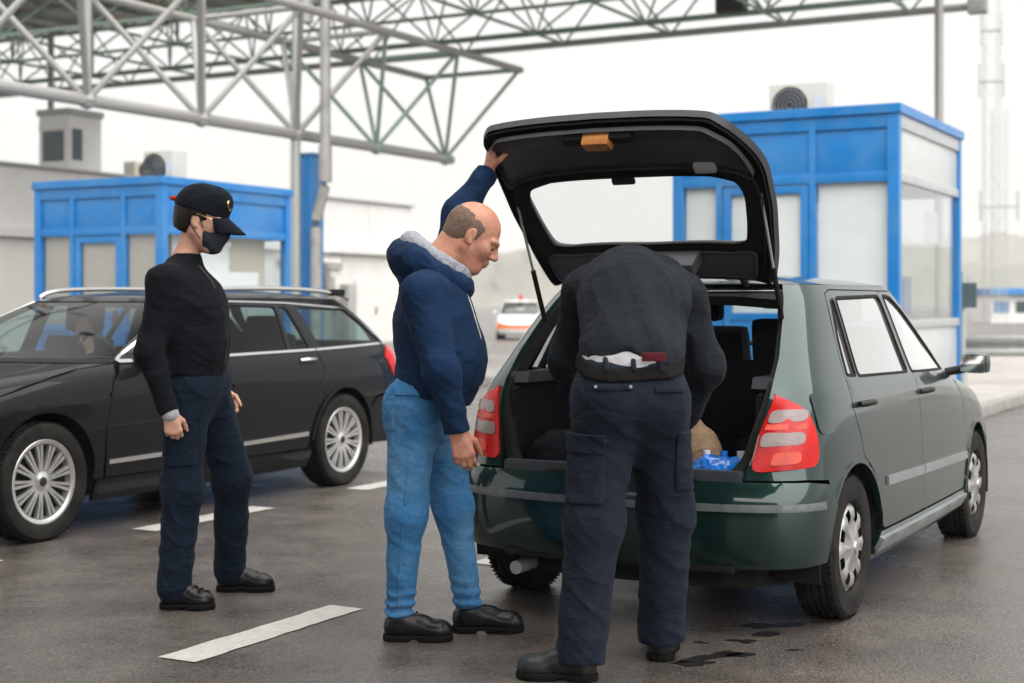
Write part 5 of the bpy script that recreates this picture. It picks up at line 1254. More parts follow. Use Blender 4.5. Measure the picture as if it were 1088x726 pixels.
M_SHOE = mat('black_shoe_leather', (0.006, 0.006, 0.007), .30, var=.2, vscale=20, bump=.12, bscale=90); M_SOLE = mat('black_shoe_sole', (0.006, 0.006, 0.006), .8, var=.2, vscale=30)
M_BOOT = mat('black_trainer', (0.010, 0.011, 0.012), .40, var=.25, vscale=20, bump=.15, bscale=90, dirt=(.07, .07, .068), dirt_amt=.35, dirt_scale=14)
M_UNDER = cloth('pale_grey_undershirt', (0.42, 0.42, 0.43)); M_BELT = mat('belt_leather', (0.005, 0.0045, 0.0045), .7, var=.2, vscale=20)
M_GOLD = mat('gold_wire', (0.75, 0.50, 0.20), .25, metal=1.0, var=.05, vscale=10); M_LENS = glass('spectacle_glass', (.93, .93, .92), ior=1.3)
M_REDT = cloth('red_tie', (0.35, 0.03, 0.015)); M_PATCH = cloth('dull_red_tag', (0.10, 0.018, 0.022))
M_EYE = mat('eye_dark', (.10, .07, .055), .2, var=.03, vscale=20); M_SEAM = cloth('orange_seam', (0.20, 0.115, 0.05))
M_CUFF = cloth('grey_cuff', (0.36, 0.36, 0.38))

def person(label, lat, dep):
    x, y = cam_ground(lat, dep); return (x, y), v3(lat, dep, 0)
def place_body(B, m, base, label, h=.0046):
    V, F = polygonise(B, h); V = smooth_mesh(V, F, 1, .35); o = link('person', fast_mesh('person', V - base, F, m)); x, y = cam_ground(base[0], base[1])
    o.location = (x, y, 0); o.rotation_euler = (0, 0, YAW); return tag(o, label, 'person')

def folds(amp, sc, seed, extra=None):
    """cloth creases: stretched noise, stronger where extra(p) says so"""
    sc = np.array(sc, float)
    def fn(p):
        p = p + np.stack([np.zeros(len(p)), np.zeros(len(p)), .7 * p[:, 0] - .5 * p[:, 1]], 1)
        w = np.stack([vnoise(p, (5, 5, 5), seed + 1), vnoise(p, (5, 5, 5), seed + 2), vnoise(p, (5, 5, 5), seed + 5)], 1) * .10
        n = (1 - 2 * np.abs(vnoise(p + w, sc, seed))) ** 3 + .6 * (1 - 2 * np.abs(vnoise(p + w, sc * 1.7, seed + 3))) ** 3 - .5
        return -amp * n * (extra(p) if extra else 1.0)
    return fn
def near(pts, r, a=.35, b=1.0):
    pts = [np.asarray(q, float) for q in pts]
    def fn(p):
        w = np.zeros(len(p))
        for q in pts: w = np.maximum(w, np.exp(-((p - q) ** 2).sum(1) / (r * r)))
        return a + b * w
    return fn
def eyes_and_brows(o, H, sc, base, hair, lid=True):
    for y in (-1, 1):
        c = H(.0835, .031 * y, .000); mb = MB().lathe([(0, -.0095 * sc), (.0067 * sc, -.0067 * sc), (.0095 * sc, 0), (.0067 * sc, .0067 * sc), (0, .0095 * sc)], 12, 'z', tuple(c - base)); mb.build('eye', M_EYE, o, True)
        br = MB().path([tuple(H(.090 - .012 * abs(t), (.030 + .020 * t) * y, .027 - .004 * abs(t)) - base) for t in (-.9, -.3, .3, 1)], .004 * sc, 6, radii=[.003 * sc, .0045 * sc, .0045 * sc, .002 * sc]); br.build('eyebrow', hair, o, True)

# ------------------------------------------------------------------ officer on the left: profile, cap and mask
def officer_left():
    base = v3(-1.36, 6.55, 0); sc = 1.05; Z = v3(0, 0, 1)
    head = v3(-1.345, 6.55, 1.652); fwd, up = v3(.96, -.06, -.24), v3(.24, 0, .96)
    neck = v3(-1.425, 6.55, 1.470); chest = v3(-1.425, 6.55, 1.28); waist = v3(-1.395, 6.55, 1.08); pel = v3(-1.375, 6.55, .955)
    shN, shF = v3(-1.470, 6.375, 1.385), v3(-1.425, 6.725, 1.385); elN, wrN = v3(-1.520, 6.31, 1.085), v3(-1.425, 6.285, .838); elF, wrF = v3(-1.44, 6.80, 1.10), v3(-1.30, 6.78, .90)
    hpN, knN, anN = v3(-1.395, 6.46, .92), v3(-1.405, 6.43, .50), v3(-1.432, 6.40, .09); toN = v3(-1.275, 6.385, 0)
    hpF, knF, anF = v3(-1.345, 6.64, .92), v3(-1.245, 6.71, .52), v3(-1.268, 6.79, .09); toF = v3(-1.085, 6.79, 0)
    B = Field(); fw = v3(1, 0, 0)
    B.chain([pel, waist, chest, neck], [.155, .135, .160, .06], .05, flat=(fw, 1.5))
    B.cap(shN, shF, .05, None, .05)
    for sh, el, wr in ((shN, elN, wrN), (shF, elF, wrF)): B.chain([sh, el, wr], [.046, .038, .027], .04)
    for hp, kn, an in ((hpN, knN, anN), (hpF, knF, anF)): B.chain([hp, kn, an], [.080, .054, .036], .05); B.cap(kn * .7 + an * .3 - fw * .012, kn * .45 + an * .55, .05, .038, .04)
    for an, to in ((anN, toN), (anF, toF)): B.cap(an - Z * .03, to * .8 + an * .2 - Z * .0 + v3(0, 0, .03), .034, .026, .03)
    H, M = add_head(B, head, fwd, up, sc, neck, nr=.050)
    add_hand(B, wrN, v3(.20, -.01, -.98), v3(-.2, 1, 0), curl=(.75, .95, .6), sc=.92, thumb=.55); add_hand(B, wrF, v3(.4, 0, -.9), v3(0, -1, 0), True, curl=(.6, .8, .5), sc=.92)
    o = place_body(B, M_SKIN, base, 'person in black cap, dark face mask and dark uniform, standing by the estate car')
    # fleece jacket
    J = Field(); hem = v3(-1.385, 6.55, 1.005)
    J.chain([hem - Z * .08, waist, chest, v3(-1.43, 6.55, 1.40)], [.195, .185, .200, .105], .06, flat=(fw, 1.42)); J.ell(v3(-1.325, 6.55, 1.27), v3(.085, .155, .12), .07); J.ell(v3(-1.315, 6.55, 1.12), v3(.08, .15, .12), .08)
    J.cap(shN - Z * .005, shF - Z * .005, .068, None, .06); J.cap(neck - Z * .06, neck + Z * .005 + fw * .008, .080, .066, .03)
    J.plane(hem - Z * .02 + v3(0, 0, .0), v3(-.12, 0, -1), .012); J.plane(neck + Z * .045 + fw * .02, v3(-.25, 0, 1), .01)
    for sh, el, wr in ((shN, elN, wrN), (shF, elF, wrF)): J.chain([sh, el, wr], [.064, .052, .041], .045)
    for el, wr in ((elN, wrN), (elF, wrF)): d = unit(wr - el); J.ops.append(('i', (lambda p, wr=wr, d=d: np.where(np.linalg.norm(p - wr, axis=1) < .10, (p - wr) @ d, -1.0)), .004, None))
    J.wave(folds(.014, (6, 6, 13), 1, near([elN, elF, waist, shN], .14, .4, .9)))
    jo = field_obj('jacket', J, M_KNIT, o, base)
    R = Field().cap(wrN + unit(elN - wrN) * .008, wrN + unit(wrN - elN) * .006, .037, .036, .01); field_obj('shirt_cuff', R, M_CUFF, jo, base, .004, 0)
    zp = MB().path([tuple(q - base) for q in (v3(-1.345, 6.49, 1.455), v3(-1.283, 6.475, 1.38), v3(-1.238, 6.49, 1.26), v3(-1.228, 6.50, 1.14), v3(-1.232, 6.49, 1.03))], .003, 6); zp.build('zip', M_STEELD, jo, True)
    # trousers
    T = Field(); T.chain([v3(-1.385, 6.55, 1.05), pel], [.165, .175], .05, flat=(fw, 1.30)); T.ell(v3(-1.435, 6.55, .93), v3(.10, .16, .11), .06)
    T.chain([hpN, knN, anN], [.102, .080, .070], .06); T.chain([hpF, knF, anF], [.102, .078, .068], .06)
    T.plane(v3(0, 0, .045), v3(.0, 0, -1), .006)
    T.wave(folds(.016, (5, 5, 12), 5, near([knN, knF, anN, anF, hpN + v3(.08, 0, -.05), anN + Z * .12, anF + Z * .12], .18, .4, .9)))
    to = field_obj('trousers', T, M_NAVYT, o, base)
    # creases run as a raised side seam, pocket flap on the near thigh
    pk = Shell(T, .008, Field().box(v3(-1.40, 6.34, .70), (.065, .06, .095), .01)); field_obj('thigh_pocket', pk, M_NAVYT, to, base, .005, 0)
    shoe('shoe', anN, toN, o, base, M_SHOE, M_SOLE, .085, .95); shoe('shoe', anF, toF, o, base, M_SHOE, M_SOLE, .085, .95)
    # hair, cap, mask, glasses
    hr = Field().ell(H(-.020, 0, .030), v3(.104, .083, .094) * sc, .02, frame=M); hr.ell(H(-.062, 0, -.030), v3(.05, .062, .06) * sc, .03, frame=M); hr.ell(H(.000, .0, .03), v3(.055, .080, .030) * sc, .02, frame=M)
    hr.plane(H(.045, 0, 0), M[0] * 1 + M[2] * .55, .01); hr.ell(H(.034, 0, -.055), v3(.075, .12, .06) * sc, .01, 's', frame=M); hr.plane(H(0, 0, -.075), -M[2] - .2 * M[0], .01); hr.wave(lambda p: -.004 * vnoise(p, (90, 90, 40), 2))
    field_obj('hair', hr, M_HAIR, o, base, .004, 0)
    cp = Field().ell(H(-.012, 0, .050), v3(.116, .093, .104) * sc, .02, frame=M); cp.ell(H(.046, 0, .092), v3(.060, .074, .058) * sc, .03, frame=M); cp.plane(H(-.01, 0, .034), -M[2] - .05 * M[0], .006)
    cp.wave(lambda p: .003 * vnoise(p, (30, 30, 30), 4)); co = field_obj('cap', cp, M_CAP, o, base, .004, 1)
    V = []; F = []; n = 18; mrow = 7
    for lay in (0, 1):
        for i in range(n + 1):
            a = (i / n - .5) * math.radians(150)
            for k in range(mrow + 1):
                r0 = k / mrow; x = .050 + .054 * math.cos(a) + r0 * .088 * math.cos(a) ** 1.2; y = .092 * math.sin(a) * (1 - .16 * r0); z = .036 - .046 * r0 - 3.2 * y * y * (.6 + .4 * r0) - lay * .004; V.append(H(x, y, z) - base)
    W_ = (n + 1) * (mrow + 1)
    for i in range(n):
        for k in range(mrow):
            q = i * (mrow + 1) + k; F += [(q, q + mrow + 1, q + mrow + 2, q + 1), (W_ + q, W_ + q + 1, W_ + q + mrow + 2, W_ + q + mrow + 1)]
    for i in range(n): q = i * (mrow + 1) + mrow; F.append((q, q + mrow + 1, W_ + q + mrow + 1, W_ + q))
    link('cap_peak', mesh_data('cap_peak', V, F, M_CAP, True), co)
    MB().path([tuple(H(.102 - .006 * math.cos(t), .0 + .020 * math.sin(t) - .025, .088 + .02 * math.cos(t)) - base) for t in np.linspace(0, 6.28, 14, endpoint=False)], .004, 6, True).build('cap_badge', M_GOLD, co, True)
    MB().lathe([(0, -.012), (.013, -.008), (.017, 0), (.013, .008), (0, .012)], 14, 'z', tuple(H(-.135, -.01, .062) - base)).build('hair_tie', M_REDT, o, True)
    mk = Field().ell(H(.036, 0, -.050), v3(.078, .068, .074) * sc, .02, frame=M); mk.ell(H(.088, 0, -.035), v3(.040, .034, .034) * sc, .03, frame=M); mk.ell(H(.072, 0, -.096), v3(.034, .036, .026) * sc, .03, frame=M)
    mk.plane(H(.026, 0, -.03), -M[0] - .15 * M[2], .01); mk.plane(H(.09, 0, -.010), M[2] + .35 * M[0], .008); mk.wave(lambda p: .003 * vnoise(p, (40, 40, 60), 8))
    mo = field_obj('face_mask', mk, M_MASK, o, base, .004, 1)
    for y in (-1, 1):
        MB().path([tuple(H(*q) - base) for q in ((.03, .068 * y, -.028), (.005, .080 * y, .018), (-.022, .088 * y, .010), (-.020, .086 * y, -.025), (.03, .064 * y, -.075))], .0022, 5).build('ear_loop', M_MASK, mo, True)
    gl = MB()
    for y in (-1, 1):
        gl.path([tuple(H(.106 - .010 * abs(math.sin(t)) * (1 if math.cos(t) * y > 0 else .3), (.034 + .024 * math.cos(t)) * y, .003 + .017 * math.sin(t)) - base) for t in np.linspace(0, 6.28, 18, endpoint=False)], .0016, 5, True)
        gl.path([tuple(H(*q) - base) for q in ((.100, .058 * y, .008), (.05, .076 * y, .016), (-.005, .086 * y, .022))], .0016, 5)
    gl.path([tuple(H(.106, -.010, .006) - base), tuple(H(.109, 0, .010) - base), tuple(H(.106, .010, .006) - base)], .0016, 5); gl.build('spectacles', M_GOLD, o, True)
    eyes_and_brows(o, H, sc, base, M_HAIR)
officer_left()

# ------------------------------------------------------------------ man in the middle holding the tailgate
def man_middle():
    base = v3(-.30, 5.87, 0); sc = 1.06; Z = v3(0, 0, 1); fw = v3(1, 0, 0); yb = 5.87
    head = v3(-.152, yb + .03, 1.555); fwd, up = v3(.84, .02, -.54), v3(.54, 0, .84)
    neck = v3(-.305, yb + .02, 1.420); chest = v3(-.300, yb, 1.24); waist = v3(-.290, yb, 1.06); pel = v3(-.335, yb, .93)
    shN, shF = v3(-.335, yb - .195, 1.325), v3(-.265, yb + .19, 1.43); elN, wrN = v3(-.262, yb - .275, 1.045), v3(-.205, yb - .24, .815)
    elF, wrF = v3(-.215, yb + .26, 1.660), v3(-.100, yb + .33, 1.832)
    hpN, knN, anN = v3(-.375, yb - .09, .90), v3(-.405, yb - .10, .485), v3(-.432, yb - .07, .085); toN = v3(-.245, yb - .075, 0)
    hpF, knF, anF = v3(-.300, yb + .09, .90), v3(-.235, yb + .10, .495), v3(-.175, yb + .08, .085); toF = v3(.028, yb + .08, 0)
    B = Field(); B.chain([pel, waist, chest, neck], [.165, .165, .170, .07], .05, flat=(fw, 1.35)); B.ell(v3(-.235, yb, 1.10), v3(.12, .15, .15), .06)
    B.chain([neck - Z * .03, shN], [.06, .052], .05); B.chain([neck - Z * .03, shF], [.06, .052], .05)
    for sh, el, wr in ((shN, elN, wrN), (shF, elF, wrF)): B.chain([sh, el, wr], [.050, .043, .031], .04)
    for hp, kn, an in ((hpN, knN, anN), (hpF, knF, anF)): B.chain([hp, kn, an], [.080, .050, .034], .05)
    for an, to in ((anN, toN), (anF, toF)): B.cap(an - Z * .03, to * .8 + an * .2 + v3(0, 0, .03), .036, .028, .03)
    H, M = add_head(B, head, fwd, up, sc, neck, heavy=1.0, nr=.060)
    add_hand(B, wrN, v3(.28, -.02, -.96), v3(-.1, 1, .1), curl=(.35, .55, .35), sc=1.05, thumb=.35); add_hand(B, wrF, v3(.16, .10, .98), v3(.96, .25, -.1), True, curl=(.15, 1.0, .9), sc=1.05, thumb=.6)
    o = place_body(B, M_SKINT, base, 'balding person in navy hooded top and blue jeans, one arm up holding the tailgate')
    J = Field(); J.chain([v3(-.325, yb, .90), waist, chest, v3(-.305, yb, 1.36)], [.198, .198, .198, .120], .06, flat=(fw, 1.38)); J.ell(v3(-.220, yb, 1.08), v3(.120, .165, .150), .07); J.ell(v3(-.362, yb, 1.22), v3(.065, .15, .16), .08)
    J.chain([neck - Z * .05, shN], [.088, .074], .06); J.chain([neck - Z * .05, shF], [.088, .072], .06); J.cap(neck - Z * .07, neck - Z * .0, .095, .080, .03)
    J.plane(v3(-.33, yb, .935), v3(-.22, 0, -1), .014); J.plane(neck + Z * .035 + fw * .02, v3(.35, 0, 1), .01)
    J.chain([shN, elN, wrN], [.076, .061, .046], .045); J.chain([shF, elF, wrF], [.070, .058, .045], .045)
    for el, wr in ((elN, wrN), (elF, wrF)): d = unit(wr - el); J.ops.append(('i', (lambda p, wr=wr, d=d: np.where(np.linalg.norm(p - wr, axis=1) < .11, (p - wr) @ d, -1.0)), .004, None))
    J.wave(folds(.016, (5.5, 5.5, 12), 11, near([elN, elF, waist + v3(-.1, 0, -.05), shN, wrN, shF, waist + v3(-.1, -.1, .05)], .15, .4, .9)))
    jo = field_obj('hooded_top', J, M_NAVY, o, base)
    for el, wr in ((elN, wrN), (elF, wrF)):
        d = unit(wr - el); field_obj('ribbed_cuff', Field().cap(wr - d * .05, wr + d * .004, .047, .043, .01).plane(wr, d, .006), M_NAVY, jo, base, .005, 0)
    def ring(f, c, rx, ry, tilt, tube, k=.02, n=18, tb=None):
        g = lambda a: np.asarray(c) + v3(rx * math.cos(a), ry * math.sin(a), -tilt * rx * math.cos(a)); t = lambda a: tube + (tb or 0) * max(0, -math.cos(a))
        for q in range(n): a0, a1 = 2 * PI * q / n, 2 * PI * (q + 1) / n; f.cap(g(a0), g(a1), t(a0), t(a1), k)
        return f
    hd = ring(Field(), v3(-.300, yb + .01, 1.418), .112, .130, .55, .036, .03, tb=.026); hd.ell(v3(-.385, yb + .01, 1.385), v3(.052, .110, .100), .05); hd.wave(folds(.010, (11, 11, 11), 15)); ho = field_obj('hood', hd, M_NAVY, jo, base, .0055, 1)
    ln = ring(Field(), v3(-.295, yb + .015, 1.466), .100, .104, .62, .030, .02, tb=.010); ln.wave(folds(.006, (14, 14, 14), 17)); field_obj('hood_lining', ln, M_LIN, jo, base, .005, 1)
    zp = MB().path([tuple(q - base) for q in (v3(-.20, yb - .05, 1.39), v3(-.162, yb - .055, 1.30), v3(-.122, yb - .06, 1.17), v3(-.110, yb - .06, 1.05), v3(-.13, yb - .06, .97))], .0035, 6); zp.build('zip', M_GALV, jo, True)
    T = Field(); T.chain([v3(-.312, yb, 1.02), pel], [.150, .172], .05, flat=(fw, 1.45)); T.ell(v3(-.380, yb - .07, .885), v3(.098, .102, .11), .05); T.ell(v3(-.380, yb + .07, .885), v3(.098, .102, .11), .05)
    T.chain([hpN, knN, anN + Z * .03], [.104, .071, .053], .06); T.chain([hpF, knF, anF + Z * .03], [.104, .071, .053], .06)
    T.plane(v3(0, 0, .085), v3(0, 0, -1), .008)
    T.wave(folds(.013, (6, 6, 14), 21, near([knN - fw * .05, knF - fw * .05, anN + Z * .06, anF + Z * .06, hpN + v3(.06, 0, -.06)], .16, .3, 1.0))); T.wave(lambda p: -.007 * np.sin(p[:, 2] * 150 + 9 * vnoise(p, (9, 9, 4), 2)) * np.clip((.24 - p[:, 2]) / .12, 0, 1))
    to = field_obj('jeans', T, M_JEAN, o, base)
    field_obj('back_pocket', Shell(T, .005, Field().box(v3(-.455, yb - .12, .88), (.06, .055, .072), .012)), M_JEAN, to, base, .005, 0)
    sm = [v3(-.335, yb - .205, .93), v3(-.372, yb - .198, .80), v3(-.395, yb - .180, .62), v3(-.408, yb - .178, .48), v3(-.425, yb - .140, .30), v3(-.432, yb - .128, .14)]
    field_obj('side_seam', Shell(T, .0035, Field().chain([v3(q[0], yb - .15, q[2]) for q in sm], [.006] * 6, .002, flat=(v3(0, 1, 0), .06))), M_JEAN, to, base, .004, 0)
    field_obj('front_pocket', Shell(T, .004, Field().cap(v3(-.30, yb - .15, .955), v3(-.265, yb - .15, .86), .006, None, .002, flat=(v3(0, 1, 0), .06))), M_JEAN, to, base, .004, 0)
    field_obj('waistband', Shell(T, .006, Field().box(v3(-.33, yb, .965), (.30, .26, .020), .004)), M_JEAN, to, base, .005, 0)
    shoe('shoe', anN, toN, o, base, M_SHOE, M_SOLE, .085); shoe('shoe', anF, toF, o, base, M_SHOE, M_SOLE, .085)
    hr = Field().ell(H(-.016, 0, .026), v3(.1035, .0795, .088) * sc, .02, frame=M); hr.ell(H(-.055, 0, -.030), v3(.052, .058, .045) * sc, .03, frame=M)
    hr.ell(H(.045, 0, .105), v3(.130, .085, .085) * sc, .012, 's', frame=M); hr.plane(H(.022, 0, 0), M[0] - .2 * M[2], .008); hr.ell(H(.030, 0, -.050), v3(.036, .12, .050) * sc, .01, 's', frame=M); hr.plane(H(0, 0, -.055), -M[2], .01); hr.wave(lambda p: -.003 * vnoise(p, (90, 90, 90), 2) * .9 - .0002)
    field_obj('hair', hr, M_HAIRG, o, base, .0038, 0); eyes_and_brows(o, H, sc, base, M_HAIRG)
man_middle()

# ------------------------------------------------------------------ officer bent into the boot, seen from behind
def officer_bent():
    base = v3(.42, 5.35, 0); Z = v3(0, 0, 1)
    pel = v3(.415, 5.36, 1.00); waist = v3(.43, 5.42, 1.135); mid = v3(.45, 5.58, 1.285); chest = v3(.465, 5.74, 1.34); neck = v3(.475, 5.93, 1.315); head = v3(.475, 6.10, 1.235)
    shL, shR = v3(.275, 5.80, 1.335), v3(.66, 5.78, 1.305); elL, wrL = v3(.205, 5.84, 1.07), v3(.27, 6.06, .86); elR, wrR = v3(.745, 5.78, 1.05), v3(.685, 5.98, .835)
    hpL, knL, anL = v3(.335, 5.35, .93), v3(.285, 5.27, .52), v3(.232, 5.19, .10); toL = v3(.035, 5.22, 0)
    hpR, knR, anR = v3(.505, 5.37, .93), v3(.560, 5.47, .54), v3(.543, 5.50, .10); toR = v3(.575, 5.70, 0)
    ax = unit(chest - waist); bk = unit(np.cross(v3(1, 0, 0), ax)); bk = bk if bk[2] > 0 else -bk   # outward normal of the back
    B = Field(); B.chain([pel, waist, mid, chest, neck], [.165, .155, .165, .165, .07], .05, flat=(bk, 1.45))
    B.chain([neck, shL], [.06, .052], .05); B.chain([neck, shR], [.06, .052], .05)
    for sh, el, wr in ((shL, elL, wrL), (shR, elR, wrR)): B.chain([sh, el, wr], [.052, .044, .031], .04)
    for hp, kn, an in ((hpL, knL, anL), (hpR, knR, anR)): B.chain([hp, kn, an], [.088, .060, .038], .05)
    for an, to in ((anL, toL), (anR, toR)): B.cap(an - Z * .03, to * .8 + an * .2 + v3(0, 0, .03), .036, .028, .03)
    H, M = add_head(B, head, v3(0, .45, -.89), v3(0, .89, .45), 1.05, neck)
    add_hand(B, wrL, v3(.2, .5, -.85), v3(.9, 0, .2), True, curl=(.4, .6, .4), sc=1.02); add_hand(B, wrR, v3(-.2, .5, -.85), v3(-.9, 0, .2), False, curl=(.4, .6, .4), sc=1.02)
    o = place_body(B, M_SKIN, base, 'person in dark jacket and cargo trousers bending into the open boot')
    J = Field(); J.chain([waist - ax * .03, mid, chest, v3(.47, 5.87, 1.33)], [.185, .192, .192, .11], .06, flat=(bk, 1.30)); J.chain([neck - v3(0, .05, .01), shL], [.095, .076], .07); J.chain([neck - v3(0, .05, .01), shR], [.095, .078], .07)
    J.ell(v3(.455, 5.66, 1.345), v3(.172, .17, .118), .06)
    hemc = v3(.43, 5.36, 1.165)
    J.ops.append(('i', lambda p: -((p - v3(.43, 5.385, 1.165)) @ unit(ax * .9 + Z * .35)) - .185 + .056 * np.exp(-((p[:, 0] - .40) / .075) ** 2), .010, None))
    J.chain([shL, elL, wrL], [.076, .060, .046], .05); J.chain([shR, elR, wrR], [.078, .064, .048], .05)
    J.wave(folds(.013, (11, 7, 6), 31, near([elL, elR, shL, shR, v3(.33, 5.5, 1.28), v3(.55, 5.55, 1.28)], .18, .5, .8)))
    J.wave(lambda p: -.008 * np.sin(34 * (p[:, 0] * 1.0 + p[:, 2] * .55 - p[:, 1] * .35) + 5 * vnoise(p, (5, 5, 5), 4)) * np.clip((p[:, 0] - .40) / .1, 0, 1) * np.clip((.75 - p[:, 0]) / .1, 0, 1))
    jo = field_obj('jacket', J, M_CHAR, o, base)
    U = Field(); U.chain([pel + Z * .06, waist, mid], [.170, .172, .172], .05, flat=(bk, 1.34)); U.plane(mid, ax, .01); uo = field_obj('undershirt', U, M_UNDER, o, base, .006, 1)
    MB().box(tuple(v3(.490, 5.205, 1.108) - base), (.085, .02, .030), .006).build('red_tag', M_PATCH, o, True)
    T = Field(); T.chain([v3(.425, 5.385, 1.085), pel], [.180, .188], .05, flat=(v3(0, 1, 0), 1.22)); T.ell(v3(.345, 5.27, .945), v3(.118, .105, .13), .06); T.ell(v3(.500, 5.30, .945), v3(.118, .105, .13), .06)
    T.chain([hpL, knL, anL - Z * .06], [.120, .096, .084], .06); T.chain([hpR, knR, anR - Z * .06], [.120, .094, .084], .06); T.plane(v3(.425, 5.36, 1.118), v3(0, -.25, 1), .01)
    T.plane(v3(0, 0, .060), v3(0, 0, -1), .008)
    T.wave(folds(.014, (5, 5, 11), 41, near([knL - v3(0, .06, 0), knR - v3(0, .06, 0), anL + Z * .1, anR + Z * .1, v3(.42, 5.25, .85)], .18, .4, .9)))
    to = field_obj('cargo_trousers', T, M_DKTR, o, base)
    pkc = v3(.235, 5.25, .715); field_obj('cargo_pocket', Shell(T, .010, Field().box(pkc, (.085, .11, .115), .02)), M_DKTR, to, base, .006, 1); field_obj('pocket_flap', Shell(T, .016, Field().box(pkc + Z * .09, (.09, .115, .035), .012)), M_DKTR, to, base, .006, 1)
    field_obj('cargo_pocket', Shell(T, .008, Field().box(v3(.625, 5.36, .735), (.05, .11, .11), .02)), M_DKTR, to, base, .006, 1)
    field_obj('back_pocket', Shell(T, .006, Field().box(v3(.345, 5.17, 1.005), (.070, .09, .012), .004)), M_DKTR, to, base, .005, 0); field_obj('back_pocket', Shell(T, .006, Field().box(v3(.545, 5.19, .995), (.055, .09, .012), .004)), M_DKTR, to, base, .005, 0)
    for s_ in (.285, .405): MB().box(tuple(v3(s_, 5.155, 1.008) - base), (.010, .012, .010), .003).build('pocket_button', M_GALV, to, True)
    bt = Shell(T, .009, Field().box(v3(.42, 5.36, 1.088), (.35, .35, .019), .004, frame=np.array([v3(1, 0, 0), unit(v3(0, 1, .25)), unit(v3(0, -.25, 1))]))); field_obj('belt', bt, M_BELT, to, base, .005, 0)
    for x in (.325, .42, .515): field_obj('belt_loop', Shell(T, .014, Field().box(v3(x, 5.20, 1.085), (.009, .16, .028), .003)), M_DKTR, to, base, .005, 0)
    shoe('shoe', anL, toL, o, base, M_BOOT, M_SOLE, .11, 1.05); shoe('shoe', anR, toR, o, base, M_BOOT, M_SOLE, .11, 1.05)
    hr = Field().ell(H(-.016, 0, .036), v3(.106, .083, .096), .02, frame=M); hr.plane(H(.045, 0, 0), M[0], .01); field_obj('hair', hr, M_HAIR, o, base, .005, 0)
officer_bent()

# ------------------------------------------------------------------ passenger in the black estate
def passenger():
    Z = v3(0, 0, 1); a = math.radians(180.6)
    head, neck, chest, pel = v3(.34, 1.25, 1.075), v3(.36, 1.16, .93), v3(.37, 1.10, .78), v3(.38, 1.28, .52)
    B = Field(); B.chain([pel, chest, neck], [.15, .16, .06], .05, flat=(v3(0, 1, 0), 1.4)); sh = [v3(.20, 1.12, .87), v3(.55, 1.12, .87)]; B.cap(sh[0], sh[1], .05, None, .05)
    wr = [v3(.20, 1.36, .955), v3(.50, 1.55, .70)]; el = [v3(.14, 1.28, .76), v3(.60, 1.28, .68)]
    for q in (0, 1): B.chain([sh[q], el[q], wr[q]], [.048, .042, .030], .04)
    for x in (.30, .46): B.chain([v3(x, 1.28, .52), v3(x, 1.72, .56), v3(x, 1.85, .22)], [.08, .058, .045], .05)
    H, M = add_head(B, head, v3(-.35, .92, -.12), v3(-.05, .12, .99), 1.0, neck); add_hand(B, wr[0], v3(.3, .1, .95), v3(.3, -.95, 0), True, curl=(1.0, 1.2, .7)); add_hand(B, wr[1], v3(-.1, .95, -.2), v3(0, -.2, -.95))
    V, F = polygonise(B, .006); V = smooth_mesh(V, F, 1, .35); o = link('person', fast_mesh('person', V, F, M_SKIN)); o.location = (-7.05, 8.863, 0); o.rotation_euler = (0, 0, a)
    tag(o, 'person in dark top sitting inside the black estate car', 'person')
    J = Field(); J.chain([pel, chest, neck - Z * .03], [.18, .19, .09], .05, flat=(v3(0, 1, 0), 1.35)); J.cap(sh[0], sh[1], .068, None, .05)
    for q in (0, 1): J.chain([sh[q], el[q], wr[q] * .9 + el[q] * .1], [.068, .060, .045], .04)
    field_obj('jumper', J, M_KNIT, o, v3(0, 0, 0), .009)
    T = Field()
    for x in (.30, .46): T.chain([v3(x, 1.28, .52), v3(x, 1.72, .56), v3(x, 1.85, .22)], [.10, .075, .06], .05)
    field_obj('trousers', T, M_NAVYT, o, v3(0, 0, 0), .010)
    hr = Field().ell(H(-.020, 0, .036), v3(.106, .086, .098), .02, frame=M); hr.ell(H(-.05, 0, -.05), v3(.06, .085, .09), .03, frame=M); hr.plane(H(.042, 0, 0), M[0] + .35 * M[2], .01); hr.ell(H(.06, 0, -.03), v3(.075, .066, .085), .02, 's', frame=M)
    field_obj('hair', hr, M_HAIR, o, v3(0, 0, 0), .006); eyes_and_brows(o, H, 1.0, v3(0, 0, 0), M_HAIR)
passenger()

# ------------------------------------------------------------------ things in the boot
M_SACK = cloth('beige_sackcloth', (0.34, 0.235, 0.15), var=.2, vscale=12, crease=.5); M_BLUEP = mat('blue_plastic_film', (0.01, 0.17, 0.62), .15, var=.4, vscale=14, coat=1.0, bump=.6, bscale=22); M_WHITEP = mat('white_plastic_cap', (.7, .72, .74), .3, var=.05, vscale=9)
def boot_loc(x, y, z): return (-2.508 + x, 6.123 + y, z)
sk = empty('cloth_bag', boot_loc(.235, -.30, .487), .2, 'beige cloth bag standing in the open boot', 'bag')
f = Field().ell(v3(0, 0, .13), v3(.105, .075, .15), .03); f.ell(v3(-.03, 0, .24), v3(.07, .05, .07), .04); f.cap(v3(-.03, 0, .27), v3(-.05, 0, .34), .025, .045, .03); f.plane(v3(0, 0, 0), -v3(0, 0, 1), .01); f.wave(folds(.014, (14, 14, 8), 51)); field_obj('sack', f, M_SACK, sk, v3(0, 0, 0), .006, 1)
MB().path([(-.035 + .036 * math.cos(t), .036 * math.sin(t), .285) for t in np.linspace(0, 6.28, 14, endpoint=False)], .005, 6, True).build('tie_cord', M_SEAM, sk, True)
bt = empty('bottle_pack', boot_loc(.40, -.46, .487), .1, 'blue shrink-wrapped bottle pack on the boot floor', 'bottle pack')
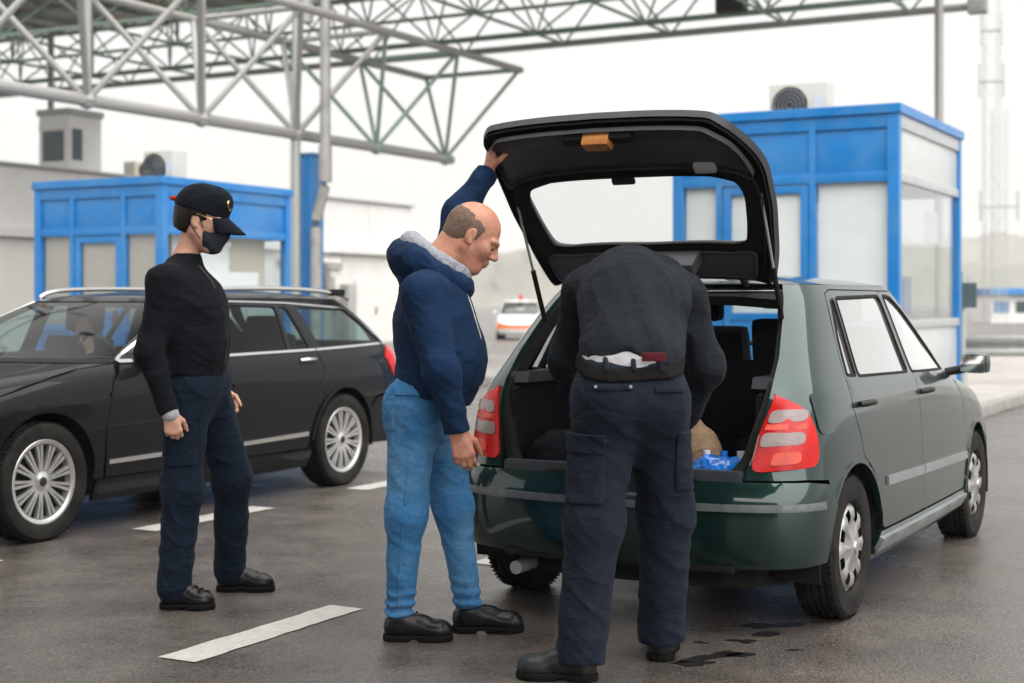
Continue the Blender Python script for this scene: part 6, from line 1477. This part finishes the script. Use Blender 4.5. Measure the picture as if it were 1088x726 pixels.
f = Field().box(v3(0, 0, .085), (.115, .07, .085), .03)
for x in (-.07, 0, .07): f.ell(v3(x, 0, .16), v3(.038, .05, .04), .03)
f.wave(folds(.012, (14, 14, 14), 55)); field_obj('film', f, M_BLUEP, bt, v3(0, 0, 0), .006, 1)
for x in (-.07, 0, .07): MB().tube((x, 0, .195), (x, 0, .222), .016, n=12).build('cap', M_WHITEP if x else M_BLUEP, bt, True)
sb = empty('dark_bag', boot_loc(-.20, -.28, .487), .3, 'black holdall lying at the left of the boot', 'bag')
f = Field().cap(v3(-.20, 0, .13), v3(.16, .02, .13), .13, .12, .03); f.plane(v3(0, 0, 0), -v3(0, 0, 1), .01); f.wave(folds(.016, (10, 10, 10), 61)); field_obj('body', f, M_KNIT, sb, v3(0, 0, 0), .008, 1)
MB().path([(-.10, -.09, .20), (-.07, -.10, .29), (.03, -.10, .30), (.07, -.09, .20)], .012, 8).build('handle', M_BELT, sb, True)

for nm_, sp_ in (('belt_leather', .08), ('black_shoe_sole', .1), ('black_shoe_leather', .3), ('black_trainer', .25), ('rubber', .15), ('tyre_rubber', .15), ('boot_carpet', .05), ('seat_fabric', .08), ('inner_trim_plastic', .3), ('black_plastic', .3), ('dark_hair', .25)):
    MATS[nm_].node_tree.nodes['Principled BSDF'].inputs['Specular IOR Level'].default_value = sp_
# ------------------------------------------------------------------ far vehicles
far1, _m = hatchback('patrol_car', (-26.6, 50.0, 0), math.radians(180 + 25), 'white car with an orange stripe and red beacon, far behind the green hatchback', M_WHITEC, False)
M_ORS = mat('orange_stripe', (.80, .14, .03), .4, var=.05, vscale=4)
_m.patch('stripe', [densify([np.array(_m.conv(('y', 2.95, .40))), np.array(_m.conv(('f', .3, .40))), np.array((2 * _m.T - _m.conv(('f', .3, .40))[0], .40)), np.array((2 * _m.T - _m.conv(('y', 2.95, .40))[0], .40)), np.array((2 * _m.T - _m.conv(('y', 2.95, .62))[0], .62)), np.array((2 * _m.T - _m.conv(('f', .3, .52))[0], .52)), np.array(_m.conv(('f', .3, .52))), np.array(_m.conv(('y', 2.95, .62)))], .05)], M_ORS, far1, off=.016, depth=.01)
MB().tube((0, .9, 1.43), (0, .9, 1.62), .07, .055, 14).build('beacon', M_RED, far1, True)
